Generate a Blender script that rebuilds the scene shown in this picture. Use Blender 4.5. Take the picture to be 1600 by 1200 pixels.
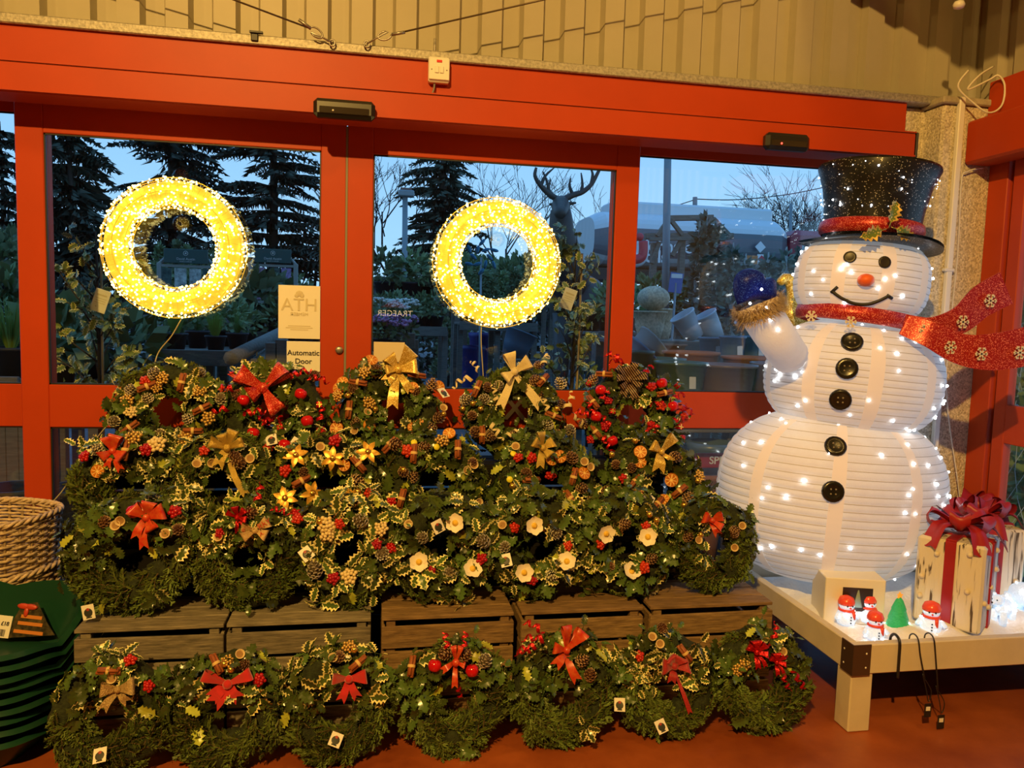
import bpy, math, random
from mathutils import Vector as V, Matrix as M, Euler
from math import sin, cos, pi, radians as R, sqrt
random.seed(7)
S = bpy.context.scene
COL = S.collection
for _o in list(bpy.data.objects): bpy.data.objects.remove(_o)

# ------------------------------------------------------------------ camera
F = 1200.0                                   # focal length in pixels of the 1600x1200 frame
CAM = V((0, 0, 1.55))
_p, _y, _r = R(5.053), R(10.324), R(-1.679)
FW = V((sin(_y)*cos(_p), cos(_y)*cos(_p), -sin(_p)))
_r0 = V((cos(_y), -sin(_y), 0)); _d0 = FW.cross(_r0)
RT = _r0*cos(_r) + _d0*sin(_r); DN = -_r0*sin(_r) + _d0*cos(_r)
cam = bpy.data.objects.new('camera', bpy.data.cameras.new('camera')); COL.objects.link(cam)
cam.matrix_world = M(((RT.x, -DN.x, -FW.x, CAM.x), (RT.y, -DN.y, -FW.y, CAM.y), (RT.z, -DN.z, -FW.z, CAM.z), (0, 0, 0, 1)))
cam.data.sensor_width = 36; cam.data.lens = 36*F/1600; cam.data.clip_end = 300; cam.data.clip_start = .05
S.camera = cam
def ray(px, py): return RT*((px-800)/F) + DN*((py-600)/F) + FW
def at(px, py, Y):                            # where the sight line meets the plane y = Y
    v = ray(px, py); return CAM + v*(Y/v.y)
def atz(px, py, Z):
    v = ray(px, py); return CAM + v*((Z-CAM.z)/v.z)

# ------------------------------------------------------------------ sky, lamps, exposure
W = bpy.data.worlds.new('dusk_sky'); S.world = W; W.use_nodes = True
nt = W.node_tree; bg = nt.nodes['Background']
tc = nt.nodes.new('ShaderNodeTexCoord'); sx = nt.nodes.new('ShaderNodeSeparateXYZ'); cr = nt.nodes.new('ShaderNodeValToRGB')
nt.links.new(tc.outputs['Generated'], sx.inputs[0]); nt.links.new(sx.outputs['Z'], cr.inputs[0]); nt.links.new(cr.outputs[0], bg.inputs[0])
cr.color_ramp.elements[0].position = 0.0; cr.color_ramp.elements[0].color = (.38, .65, .93, 1)
cr.color_ramp.elements[1].position = .45; cr.color_ramp.elements[1].color = (.14, .38, .82, 1)
bg.inputs[1].default_value = 1.45
def lamp(name, loc, target, power, size, col=(1, .57, .135)):
    l = bpy.data.lights.new(name, 'AREA'); l.shape = 'DISK'; l.size = size; l.energy = power; l.color = col
    o = bpy.data.objects.new(name, l); COL.objects.link(o); o.location = loc
    o.rotation_euler = (V(target)-V(loc)).to_track_quat('-Z', 'Y').to_euler(); return o
lamp('ceiling_lamp', (-1.3, -2.0, 4.75), (.4, 3.0, 1.2), 420, .12)
lamp('ceiling_lamp', (2.0, .6, 4.6), (1.2, 3.2, .2), 28, .35)
lamp('ceiling_lamp', (-4.2, 1.0, 4.6), (-.5, 3.0, .3), 45, .35)
S.view_settings.view_transform = 'Standard'; S.view_settings.look = 'None'
S.view_settings.gamma = 1; S.view_settings.use_curve_mapping = False; S.view_settings.exposure = 0.0
cy = S.cycles
cy.adaptive_threshold = .02; cy.max_bounces = 6; cy.diffuse_bounces = 3; cy.glossy_bounces = 3; cy.transmission_bounces = 4; cy.transparent_max_bounces = 12
cy.sample_clamp_indirect = 4; cy.caustics_reflective = False; cy.caustics_refractive = False

# ------------------------------------------------------------------ materials
MATS = {}
def mat(name, col, rough=.6, metal=0., var=0., vs=8., bump=0., bs=60., emit=0., ecol=None, rnd=0., spec=.5, sheen=0., alpha=1., stretch=None, col2=None, trans=0.):
    if name in MATS: return MATS[name]
    m = bpy.data.materials.new(name); m.use_nodes = True; n = m.node_tree.nodes; L = m.node_tree.links
    b = n['Principled BSDF']
    b.inputs['Base Color'].default_value = (*col, 1); b.inputs['Roughness'].default_value = rough
    b.inputs['Metallic'].default_value = metal; b.inputs['Specular IOR Level'].default_value = spec
    b.inputs['Sheen Weight'].default_value = sheen; b.inputs['Alpha'].default_value = alpha
    if trans: b.inputs['Transmission Weight'].default_value = trans
    if emit: b.inputs['Emission Strength'].default_value = emit; b.inputs['Emission Color'].default_value = (*(ecol or col), 1)
    tcn = None
    def coord():
        nonlocal tcn
        if tcn is None:
            t = n.new('ShaderNodeTexCoord')
            if stretch:
                mp = n.new('ShaderNodeMapping'); mp.inputs['Scale'].default_value = stretch; L.new(t.outputs['Object'], mp.inputs[0]); tcn = mp.outputs[0]
            else: tcn = t.outputs['Object']
        return tcn
    src = None
    if var or col2:
        t = n.new('ShaderNodeTexNoise'); t.inputs['Scale'].default_value = vs; t.inputs['Detail'].default_value = 6; t.inputs['Roughness'].default_value = .65
        L.new(coord(), t.inputs['Vector'])
        rp = n.new('ShaderNodeValToRGB'); L.new(t.outputs['Fac'], rp.inputs[0])
        a = tuple(c*(1-var) for c in col); c2 = col2 or tuple(min(1, c*(1+var)) for c in col)
        rp.color_ramp.elements[0].position = .35; rp.color_ramp.elements[0].color = (*a, 1)
        rp.color_ramp.elements[1].position = .68; rp.color_ramp.elements[1].color = (*c2, 1)
        src = rp.outputs[0]
    if rnd:
        oi = n.new('ShaderNodeObjectInfo'); hs = n.new('ShaderNodeHueSaturation')
        mr = n.new('ShaderNodeMapRange'); mr.inputs['To Min'].default_value = 1-rnd; mr.inputs['To Max'].default_value = 1+rnd
        L.new(oi.outputs['Random'], mr.inputs[0]); L.new(mr.outputs[0], hs.inputs['Value'])
        mh = n.new('ShaderNodeMapRange'); mh.inputs['To Min'].default_value = .5-.03*rnd; mh.inputs['To Max'].default_value = .5+.04*rnd
        L.new(oi.outputs['Random'], mh.inputs[0]); L.new(mh.outputs[0], hs.inputs['Hue'])
        if src: L.new(src, hs.inputs['Color'])
        else: hs.inputs['Color'].default_value = (*col, 1)
        src = hs.outputs[0]
    if src: L.new(src, b.inputs['Base Color'])
    if bump:
        t = n.new('ShaderNodeTexNoise'); t.inputs['Scale'].default_value = bs; t.inputs['Detail'].default_value = 4
        L.new(coord(), t.inputs['Vector'])
        bp = n.new('ShaderNodeBump'); bp.inputs['Strength'].default_value = bump; bp.inputs['Distance'].default_value = .01
        L.new(t.outputs['Fac'], bp.inputs['Height']); L.new(bp.outputs[0], b.inputs['Normal'])
    MATS[name] = m; return m
def glitter(name, col, spark, scale=420., rough=.35, density=.12, emit=0.):
    m = mat(name, col, rough, .3); n = m.node_tree.nodes; L = m.node_tree.links; b = n['Principled BSDF']
    t = n.new('ShaderNodeTexCoord'); v = n.new('ShaderNodeTexVoronoi'); v.inputs['Scale'].default_value = scale
    L.new(t.outputs['Object'], v.inputs['Vector'])
    sep = n.new('ShaderNodeSeparateColor'); L.new(v.outputs['Color'], sep.inputs[0])
    lt = n.new('ShaderNodeMath'); lt.operation = 'LESS_THAN'; lt.inputs[1].default_value = density; L.new(sep.outputs[0], lt.inputs[0])
    mx = n.new('ShaderNodeMix'); mx.data_type = 'RGBA'; mx.inputs[6].default_value = (*col, 1); mx.inputs[7].default_value = (*spark, 1)
    L.new(lt.outputs[0], mx.inputs[0]); L.new(mx.outputs[2], b.inputs['Base Color'])
    bp = n.new('ShaderNodeBump'); bp.inputs['Strength'].default_value = .7; bp.inputs['Distance'].default_value = .002
    L.new(sep.outputs[1], bp.inputs['Height']); L.new(bp.outputs[0], b.inputs['Normal'])
    if emit: b.inputs['Emission Color'].default_value = (*col, 1); b.inputs['Emission Strength'].default_value = emit
    return m
def glass_mat(name='window_glass', tint=(.93, .96, .95), f0=.05):
    m = bpy.data.materials.new(name); m.use_nodes = True; n = m.node_tree.nodes; L = m.node_tree.links; n.remove(n['Principled BSDF'])
    out = n['Material Output']; tr = n.new('ShaderNodeBsdfTransparent'); gl = n.new('ShaderNodeBsdfGlossy'); gl.inputs['Roughness'].default_value = .0
    tr.inputs[0].default_value = (*tint, 1); lw = n.new('ShaderNodeLayerWeight'); pw = n.new('ShaderNodeMath'); pw.operation = 'POWER'; pw.inputs[1].default_value = 5
    L.new(lw.outputs['Facing'], pw.inputs[0]); ma = n.new('ShaderNodeMath'); ma.operation = 'MULTIPLY_ADD'; ma.inputs[1].default_value = 1-f0; ma.inputs[2].default_value = f0
    L.new(pw.outputs[0], ma.inputs[0]); mx = n.new('ShaderNodeMixShader'); L.new(ma.outputs[0], mx.inputs[0]); L.new(tr.outputs[0], mx.inputs[1]); L.new(gl.outputs[0], mx.inputs[2])
    L.new(mx.outputs[0], out.inputs[0]); MATS[name] = m; return m
def sheer(name, col, alpha, metal=.5, rough=.35, bump=.4):
    return mat(name, col, rough, metal, alpha=alpha, bump=bump, bs=500, var=.15, vs=300)

red_paint = mat('red_paint', (.46, .050, .009), .46, var=.05, vs=3, spec=.25)
GLASS = glass_mat()
leather = None

# ------------------------------------------------------------------ mesh building
class MB:
    def __init__(s): s.v = []; s.f = []; s.m = []
    def add(s, vs, fs, mi=0):
        o = len(s.v); s.v += [tuple(x) for x in vs]; s.f += [tuple(i+o for i in f) for f in fs]; s.m += [mi]*len(fs); return s
    def box(s, c, d, mi=0, b=.0, rot=None):
        hx, hy, hz = d[0]/2, d[1]/2, d[2]/2; c = V(c)
        if b <= 0:
            vs = [V((x*hx, y*hy, z*hz)) for x in (-1, 1) for y in (-1, 1) for z in (-1, 1)]
            fs = [(0, 1, 3, 2), (4, 6, 7, 5), (0, 4, 5, 1), (2, 3, 7, 6), (0, 2, 6, 4), (1, 5, 7, 3)]
        else:
            b = min(b, hx*.9, hy*.9, hz*.9); vs = []; idx = {}
            for x in (-1, 1):
                for y in (-1, 1):
                    for z in (-1, 1):
                        for a in range(3):
                            p = [x*hx, y*hy, z*hz]
                            for k, sg in enumerate((x, y, z)):
                                if k != a: p[k] -= sg*b
                            idx[(x, y, z, a)] = len(vs); vs.append(V(p))
            fs = []
            def q(l): 
                cc = sum((vs[i] for i in l), V())/len(l); nn = (vs[l[1]]-vs[l[0]]).cross(vs[l[2]]-vs[l[0]])
                fs.append(tuple(l) if nn.dot(cc) > 0 else tuple(reversed(l)))
            for a in range(3):
                o1, o2 = [k for k in range(3) if k != a]
                for sg in (-1, 1):
                    l = []
                    for s1, s2 in ((-1, -1), (1, -1), (1, 1), (-1, 1)):
                        t = [0, 0, 0]; t[a] = sg; t[o1] = s1; t[o2] = s2; l.append(idx[(*t, a)])
                    q(l)
                for s1 in (-1, 1):
                    for s2 in (-1, 1):
                        t0 = [0, 0, 0]; t0[o1] = s1; t0[o2] = s2; t1 = t0[:]; t0[a] = -1; t1[a] = 1
                        q([idx[(*t0, o1)], idx[(*t1, o1)], idx[(*t1, o2)], idx[(*t0, o2)]])
            for x in (-1, 1):
                for y in (-1, 1):
                    for z in (-1, 1): q([idx[(x, y, z, 0)], idx[(x, y, z, 1)], idx[(x, y, z, 2)]])
        if rot is not None: vs = [rot @ p for p in vs]
        return s.add([p+c for p in vs], fs, mi)
    def tube(s, pts, r, n=6, mi=0, cap=True, closed=False):
        pts = [V(p) for p in pts]; N = len(pts); rs = r if isinstance(r, (list, tuple)) else [r]*N
        vs = []; u = None
        for i, p in enumerate(pts):
            a = pts[(i-1) % N] if (closed or i > 0) else p; b = pts[(i+1) % N] if (closed or i < N-1) else p
            t = (b-a); t = t.normalized() if t.length > 1e-9 else V((0, 0, 1))
            if u is None: u = t.orthogonal().normalized()
            u = (u - t*u.dot(t)); u = u.normalized() if u.length > 1e-6 else t.orthogonal().normalized()
            w = t.cross(u)
            for k in range(n):
                an = 2*pi*k/n; vs.append(p + (u*cos(an)+w*sin(an))*rs[i])
        fs = []
        for i in range(N if closed else N-1):
            j = (i+1) % N
            for k in range(n): fs.append((i*n+k, i*n+(k+1) % n, j*n+(k+1) % n, j*n+k))
        if cap and not closed: fs.append(tuple(reversed(range(n)))); fs.append(tuple((N-1)*n+k for k in range(n)))
        return s.add(vs, fs, mi)
    def lathe(s, prof, n=24, c=(0, 0, 0), mi=0, mtx=None, cap=True):
        vs = []; c = V(c)
        for r, z in prof:
            for k in range(n):
                p = V((r*cos(2*pi*k/n), r*sin(2*pi*k/n), z)); vs.append((mtx @ p if mtx else p)+c)
        N = len(prof); fs = [(i*n+k, i*n+(k+1) % n, (i+1)*n+(k+1) % n, (i+1)*n+k) for i in range(N-1) for k in range(n)]
        if cap:
            if prof[0][0] > 1e-6: fs.append(tuple(reversed(range(n))))
            if prof[-1][0] > 1e-6: fs.append(tuple((N-1)*n+k for k in range(n)))
        return s.add(vs, fs, mi)
    def ell(s, c, r, nu=12, nv=8, mi=0, mtx=None):
        r = r if isinstance(r, (list, tuple)) else (r, r, r); c = V(c); vs = []; fs = []
        vs.append(V((0, 0, -r[2])))
        for i in range(1, nv):
            a = -pi/2+pi*i/nv
            for k in range(nu): vs.append(V((r[0]*cos(a)*cos(2*pi*k/nu), r[1]*cos(a)*sin(2*pi*k/nu), r[2]*sin(a))))
        vs.append(V((0, 0, r[2]))); T = len(vs)-1
        for k in range(nu): fs.append((0, 1+(k+1) % nu, 1+k)); fs.append((T, T-nu+k, T-nu+(k+1) % nu))
        for i in range(nv-2):
            for k in range(nu): a = 1+i*nu; fs.append((a+k, a+(k+1) % nu, a+nu+(k+1) % nu, a+nu+k))
        return s.add([(mtx @ p if mtx else p)+c for p in vs], fs, mi)
    def grid(s, fn, nu, nv, mi=0, cu=False, cv=False):
        vs = [V(fn(i/(nu if cu else nu-1), j/(nv if cv else nv-1))) for i in range(nu) for j in range(nv)]
        fs = [(i*nv+j, ((i+1) % nu)*nv+j, ((i+1) % nu)*nv+(j+1) % nv, i*nv+(j+1) % nv) for i in range(nu if cu else nu-1) for j in range(nv if cv else nv-1)]
        return s.add(vs, fs, mi)
    def prism(s, pts, y0, y1, mi=0):            # outline in x,z extruded along y
        n = len(pts); vs = [V((x, y0, z)) for x, z in pts]+[V((x, y1, z)) for x, z in pts]
        fs = [tuple(range(n)), tuple(reversed(range(n, 2*n)))]+[(i, i+n, (i+1) % n+n, (i+1) % n) for i in range(n)]
        return s.add(vs, fs, mi)
    def mesh(s, name, mats, smooth=True):
        me = bpy.data.meshes.new(name); me.from_pydata(s.v, [], s.f)
        for m in (mats if isinstance(mats, (list, tuple)) else [mats]): me.materials.append(m)
        me.polygons.foreach_set('material_index', s.m)
        me.polygons.foreach_set('use_smooth', [smooth]*len(s.f)); me.update(); return me
    def build(s, name, mats, parent=None, smooth=True, loc=None):
        return put(name, s.mesh(name, mats, smooth), parent, M.Translation(loc) if loc is not None else None)
def put(name, me, parent=None, mtx=None):
    o = bpy.data.objects.new(name, me); COL.objects.link(o)
    if parent is not None: o.parent = parent
    if mtx is not None: o.matrix_local = mtx
    return o
def tag(o, label, cat, group=None, kind=None):
    o['label'] = label; o['category'] = cat
    if group: o['group'] = group
    if kind: o['kind'] = kind
    return o
def thing(name, label, cat, loc=(0, 0, 0), rot=None, group=None):
    o = bpy.data.objects.new(name, None); COL.objects.link(o); o.empty_display_size = .05
    o.location = loc
    if rot is not None: o.rotation_euler = rot
    return tag(o, label, cat, group)
def struct(o, label=None):
    o['kind'] = 'structure'
    if label: o['label'] = label
    return o
def sempty(name, label=None, loc=(0, 0, 0)):
    o = bpy.data.objects.new(name, None); COL.objects.link(o); o.location = loc; return struct(o, label)
def text(name, body, size, m, parent=None, mtx=None, ext=.0008, align='CENTER', shear=0, bold=0.):
    c = bpy.data.curves.new(name, 'FONT'); c.body = body; c.size = size; c.extrude = ext; c.align_x = align; c.align_y = 'CENTER'; c.shear = shear; c.offset = bold
    c.materials.append(m); return put(name, c, parent, mtx)
FRONT = M.Rotation(pi/2, 4, 'X')             # text standing upright, read from -y
def basis(x, y, z, loc=(0, 0, 0)):
    return M(((x[0], y[0], z[0], loc[0]), (x[1], y[1], z[1], loc[1]), (x[2], y[2], z[2], loc[2]), (0, 0, 0, 1)))
def bez(p0, p1, p2, p3, n=10):
    p0, p1, p2, p3 = V(p0), V(p1), V(p2), V(p3)
    return [p0*(1-t)**3+p1*3*t*(1-t)**2+p2*3*t*t*(1-t)+p3*t**3 for t in [i/n for i in range(n+1)]]
def smoothpath(pts, n=6):
    pts = [V(p) for p in pts]; out = []
    for i in range(len(pts)-1):
        a, b, c, d = pts[max(i-1, 0)], pts[i], pts[i+1], pts[min(i+2, len(pts)-1)]
        for k in range(n):
            t = k/n; out.append(.5*((2*b)+(c-a)*t+(2*a-5*b+4*c-d)*t*t+(3*b-3*c+d-a)*t**3))
    return out+[pts[-1]]
U = random.uniform

# ================================================================== THE SETTING
XR = 3.10                                    # inner face of the right wall
floor_m = mat('terracotta_floor_paint', (.30, .062, .016), .38, var=.28, vs=2.2, bump=.08, bs=25, col2=(.40, .10, .026))
struct(MB().box((-2, -1.1, -.05), (10.4, 9.7, .1)).build('floor', floor_m, smooth=False), 'worn red painted concrete floor')
asph = mat('asphalt', (.12, .125, .13), .85, var=.2, vs=1.5, bump=.2, bs=60)
struct(MB().box((10, 64, -.10), (170, 120.6, .1)).build('ground', asph, smooth=False), 'dark asphalt yard outside the glass doors')
plain = mat('plaster_beige', (.22, .19, .14), .85, var=.05)
struct(MB().box((-2, -1.1, 5.1), (10.6, 10, .1)).build('ceiling', mat('ceiling_board', (.12, .11, .09), .9), smooth=False))
struct(MB().box((-7.2, -1.1, 2.5), (.1, 9.9, 5.2)).build('wall_left', plain, smooth=False))
struct(MB().box((-2, -6.05, 2.5), (10.6, .1, 5.2)).build('wall_rear', plain, smooth=False))
clad = mat('beige_cladding', (.40, .36, .265), .45, var=.04, vs=3, metal=.0, spec=.35)
galv = mat('galvanised_steel', (.36, .34, .29), .5, metal=.3, var=.35, vs=70, bump=.15, bs=80)
dark = mat('dark_rubber', (.012, .011, .01), .5)
steel = mat('dull_steel', (.35, .33, .3), .4, metal=.8)
wb = sempty('wall_back', 'beige ribbed metal cladding above a long red fascia')
def clad_sheet(x0, n, y, z0, z1, parent, axis='x', sgn=1):
    prof = []
    for i in range(n):
        b = i*.2
        prof += [(b, 0), (b+.078, 0), (b+.092, .046), (b+.170, .046), (b+.184, 0)]
    prof.append((n*.2, 0)); m = MB()
    def pt(u, d, z): return (x0+u, y+d*sgn, z) if axis == 'x' else (y+d*sgn, x0+u, z)
    vs = [pt(u, d, z) for u, d in prof for z in (z0, z1)]
    m.add(vs, [(2*i, 2*i+2, 2*i+3, 2*i+1) for i in range(len(prof)-1)])
    return m.build('cladding_sheet', clad, parent, smooth=False)
for i in range(6): clad_sheet(-2.70+i, 5 if i < 5 else 4, 3.72, 2.66, 5.05, wb)
clad_sheet(-7.1, 22, 3.72, 2.66, 5.05, wb)
MB().box((-5.2, 3.76, 1.4), (3.9, .08, 2.8)).build('wall_panel', plain, wb, smooth=False)
fas = MB().box((-.52, 3.68, 2.60), (6.38, .12, .20), b=.004).build('fascia_panel', red_paint, wb, smooth=False)
MB().box((-.30, 3.665, 2.713), (6.7, .13, .042), b=.005).build('galvanised_rail', galv, wb, smooth=False)
for px, py in ((39, 104), (555, 143), (990, 178), (548, 141)):
    p = at(px, py, 3.618); MB().lathe([(.0, -.004), (.007, -.004), (.008, 0), (.0, 0)][1:3], 8, p, mtx=M.Rotation(pi/2, 3, 'X')).build('screw', dark, wb)
c = at(398, 62, 3.6); MB().box(c+V((0, 0, .01)), (.03, .02, .035), b=.003).box(c+V((.008, -.01, .028)), (.055, .02, .008)).build('bracket', dark, wb, smooth=False)
# door operator header
hb = struct(MB().box((-.39, 3.555, 2.447), (6.02, .19, .126), b=.013).build('trim_1', red_paint, smooth=False), 'long red box header of the sliding doors')
MB().box((2.624, 3.555, 2.447), (.012, .188, .122), b=.004).build('end_cap', dark, hb, smooth=False)
MB().box((-.39, 3.457, 2.505), (6.0, .006, .006)).box((-.39, 3.457, 2.392), (6.0, .006, .008)).build('edge_bead', red_paint, hb, smooth=False)

def leaf_frame(root, x0, x1, y, zs, st, dep=.05, m=red_paint):
    """stiles, rails and panes of one glazed leaf; zs = glass bottoms/tops from below"""
    zt = zs['top']; w = x1-x0
    for sx in (x0+st/2, x1-st/2): MB().box((sx, y, zt/2), (st, dep, zt), b=.004).build('stile', m, root, smooth=False)
    for z0, z1 in zs['rails']: MB().box(((x0+x1)/2, y, (z0+z1)/2), (w-2*st+.002, dep*.96, z1-z0), b=.003).build('rail', m, root, smooth=False)
    for z0, z1 in zs['panes']: MB().box(((x0+x1)/2, y, (z0+z1)/2), (w-2*st+.01, .008, z1-z0+.01)).build('glass_pane', GLASS, root, smooth=False)
    for z0, z1 in zs['panes']:
        g = MB()
        for sx in (x0+st+.003, x1-st-.003): g.box((sx, y-.012, (z0+z1)/2), (.006, .012, z1-z0))
        for z in (z0+.003, z1-.003): g.box(((x0+x1)/2, y-.012, z), (w-2*st, .012, .006))
        g.build('gasket', dark, root, smooth=False)
zs = dict(top=2.42, rails=[(.0, .26), (1.0, 1.19), (2.274, 2.42)], panes=[(.26, 1.0), (1.19, 2.274)])
d1 = sempty('door_1', 'left red framed sliding glass door with the lit ring'); leaf_frame(d1, -1.515, -.132, 3.70, zs, .112)
d2 = sempty('door_2', 'right red framed sliding glass door with the lit ring'); leaf_frame(d2, -.126, 1.276, 3.70, zs, .117)
MB().box((-.129, 3.69, 1.2), (.010, .03, 2.38)).build('seal_strip', mat('grey_seal', (.22, .2, .15), .6), d2, smooth=False)
zs2 = dict(top=2.44, rails=[(.0, .26), (.99, 1.182), (2.372, 2.44)], panes=[(.26, .99), (1.182, 2.372)])
w1 = sempty('window_1', 'red framed side window at the left edge'); leaf_frame(w1, -3.3, -1.42, 3.79, zs2, .06)
w2 = sempty('window_2', 'red framed side window behind the snowman'); leaf_frame(w2, 1.17, 2.80, 3.79, zs2, .06)
# door lock, lettering and paper signs
o = at(530, 547, 3.672); MB().lathe([(.016, 0), (.018, .006), (.012, .010), (.002, .010)], 16, o, mtx=M.Rotation(pi/2, 3, 'X')).build('lock_cylinder', steel, d1)
tan_m = mat('tan_lettering', (.80, .64, .42), .6)
text('lettering', 'EXIT', .155, tan_m, d2, M.Translation(at(813, 640, 3.672)) @ FRONT, bold=.003)
paper = mat('cream_paper', (.82, .80, .72), .7); ink = mat('black_ink', (.02, .02, .03), .6); pale_ink = mat('pale_print', (.62, .56, .40), .7)
def card(name, label, px0, py0, px1, py1, Y, m=paper, cat='sign', th=.003):
    a = at(px0, py0, Y); b = at(px1, py1, Y); c = (a+b)/2; root = thing(name, label, cat, (c.x, c.y, b.z))
    w, h = abs(b.x-a.x), abs(a.z-b.z); MB().box((0, 0, h/2), (w, th, h), b=.001).build('sheet', m, root, smooth=False); return root, w, h
r, w, h = card('paper_notice', 'cream paper notice with faint reversed ATH letters on left door glass', 435, 445, 500, 530, 3.672)
text('print', 'ATH', .082, pale_ink, r, M.Translation((0, -.003, h*.63)) @ FRONT); text('print', 'ЯƎBMƎM', .020, pale_ink, r, M.Translation((0, -.003, h*.46)) @ FRONT)
for k, ww in enumerate((.10, .12, .08)): MB().box((0, -.002, h*(.24-.035*k)), (ww, .001, .004)).build('print', pale_ink, r, smooth=False)
MB().ell((0, -.002, h*.85), (.016, .0015, .014), 12, 6).ell((-.012, -.002, h*.81), (.010, .0015, .010), 10, 6).ell((.012, -.002, h*.81), (.010, .0015, .010), 10, 6).build('print', pale_ink, r)
r, w, h = card('door_sign', 'white Automatic Door sign below the paper notice on left door', 448, 533, 500, 581, 3.671)
text('print', 'Automatic', .034, ink, r, M.Translation((0, -.003, h*.62)) @ FRONT, bold=.0004); text('print', 'Door', .034, ink, r, M.Translation((0, -.003, h*.34)) @ FRONT, bold=.0004)
card('blank_card', 'blank buff card on right door glass behind the gold bow', 584, 534, 632, 566, 3.668, mat('buff_card', (.72, .60, .42), .7))
# motion sensors
blk = mat('black_plastic', (.014, .013, .012), .33)
def sensor(label, px0, py0, px1, py1, led):
    a = at(px0, py0, 3.43); b = at(px1, py1, 3.43); c = (a+b)/2; w = b.x-a.x; h = .078
    root = thing('motion_sensor', label, 'sensor', (c.x, 3.46, c.z-h/2), group=None)
    MB().box((0, -.028, h/2), (w, .056, h), b=.016).build('housing', blk, root, smooth=False)
    MB().box((0, -.058, h*.36), (w*.8, .004, h*.36), b=.002).build('lens', mat('smoked_lens', (.03, .022, .015), .12), root, smooth=False)
    MB().ell((-w*.18, -.061, h*.33), .0045, 8, 6).build('indicator', led, root)
sensor('wide rounded black motion sensor on header above the door meeting line', 490, 156, 586, 187, mat('pale_led', (.8, .8, .7), .3))
sensor('small square-ended black motion sensor with red light near column', 1195, 209, 1262, 236, mat('red_led', (1, .05, .03), .3, emit=6))
# fused switch
p = at(685, 113, 3.62); root = thing('fused_switch', 'white fused switch box on red fascia over the doors', 'switch', (p.x, 3.62, p.z-.058))
wp = mat('white_plastic', (.78, .76, .70), .4)
MB().box((0, -.02, .058), (.095, .04, .112), b=.006).build('back_box', wp, root, smooth=False); MB().box((0, -.044, .058), (.093, .010, .094), b=.003).build('face_plate', wp, root, smooth=False)
for x in (-.011, .011): MB().box((x, -.051, .055), (.018, .006, .030), b=.002).build('rocker', wp, root, smooth=False)
MB().box((0, -.05, .092), (.024, .004, .011), b=.001).build('neon_indicator', mat('neon_red', (.55, .02, .01), .3, emit=.3), root, smooth=False)
for x in (-.034, .034): MB().ell((x, -.05, .055), (.003, .002, .003), 8, 6).build('screw', steel, root)
MB().tube(smoothpath([(-.018, -.02, .004), (-.022, -.03, -.03), (-.036, -.035, -.065), (-.034, -.06, -.082)]), .0045, 6).build('flex', mat('grey_cable', (.20, .19, .17), .5), root)
MB().tube([(-.02, -.012, .112), (-.02, -.012, .20)], .006, 6).build('conduit_stub', galv, root)
# wire stays with hooks
wire_m = mat('wire_rope', (.12, .09, .06), .45, metal=.6)
def stay(label, pts):
    w = [at(px, py, Y) for px, py, Y in pts]; root = thing('wire_stay', label, 'wire', w[0]); loc = lambda q: q-w[0]
    MB().tube([loc(w[2]), loc(w[3])], .0038, 6).build('rope', wire_m, root)
    d = (w[2]-w[1]).normalized(); MB().tube([loc(w[2]), loc(w[2]+d*.06)], .007, 6).build('ferrule', steel, root)
    e = w[1]; u = V((d.z, 0, -d.x)); MB().tube([loc(e + d*.030*cos(t) + u*.018*sin(t)) for t in [2*pi*k/14 for k in range(13)]]+[loc(e-d*.03), loc(w[0])], .004, 6).build('hook', steel, root)
    MB().tube([loc(w[0]+V((.012*cos(t), 0, .014*sin(t)))) for t in [2*pi*k/10 for k in range(10)]], .004, 6, closed=True).build('eye', steel, root)
stay('taut wire stay with hook rising left from rail above doors', [(519, 67, 3.58), (494, 51, 3.565), (486, 45, 3.56), (-60, -160, 3.42)])
stay('taut wire stay with hook rising right from rail above doors', [(573, 69, 3.58), (601, 56, 3.565), (612, 54, 3.56), (1250, -92, 3.42)])
# pebbledashed column
def pebble():
    m = mat('pebbledash', (.50, .44, .32), .85); n = m.node_tree.nodes; L = m.node_tree.links; b = n['Principled BSDF']
    t = n.new('ShaderNodeTexCoord'); v = n.new('ShaderNodeTexVoronoi'); v.inputs['Scale'].default_value = 120; L.new(t.outputs['Object'], v.inputs['Vector'])
    sp = n.new('ShaderNodeSeparateColor'); L.new(v.outputs['Color'], sp.inputs[0]); r = n.new('ShaderNodeValToRGB'); L.new(sp.outputs[0], r.inputs[0])
    r.color_ramp.elements[0].color = (.42, .36, .24, 1); r.color_ramp.elements[1].color = (.80, .72, .54, 1); L.new(r.outputs[0], b.inputs['Base Color'])
    bp = n.new('ShaderNodeBump'); bp.inputs['Strength'].default_value = .55; bp.inputs['Distance'].default_value = .006; bp.invert = True
    L.new(v.outputs['Distance'], bp.inputs['Height']); L.new(bp.outputs[0], b.inputs['Normal']); return m
peb = pebble()
colm = sempty('column', 'pebbledashed corner column behind the snowman')
MB().box((2.965, 3.70, 1.34), (.31, .34, 2.68), b=.012).build('shaft', peb, colm, smooth=False)
MB().box((2.73, 3.74, 1.345), (.18, .14, 2.69), b=.01).build('side_pier', peb, colm, smooth=False)
MB().box((2.955, 3.69, 2.695), (.33, .36, .035), b=.006).build('cap', mat('bare_concrete', (.42, .38, .28), .9, var=.2, vs=20), colm, smooth=False)
p0 = at(1503, 152, 3.515); p1 = at(1455, 760, 3.515)
root = thing('cable_trunking', 'white vertical cable trunking fixed to pebbledashed column', 'trunking', (p0.x, 3.515, .3))
MB().box((0, 0, (p0.z-.3)/2), (.032, .026, p0.z-.3), b=.004).build('channel', wp, root, smooth=False)
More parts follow.
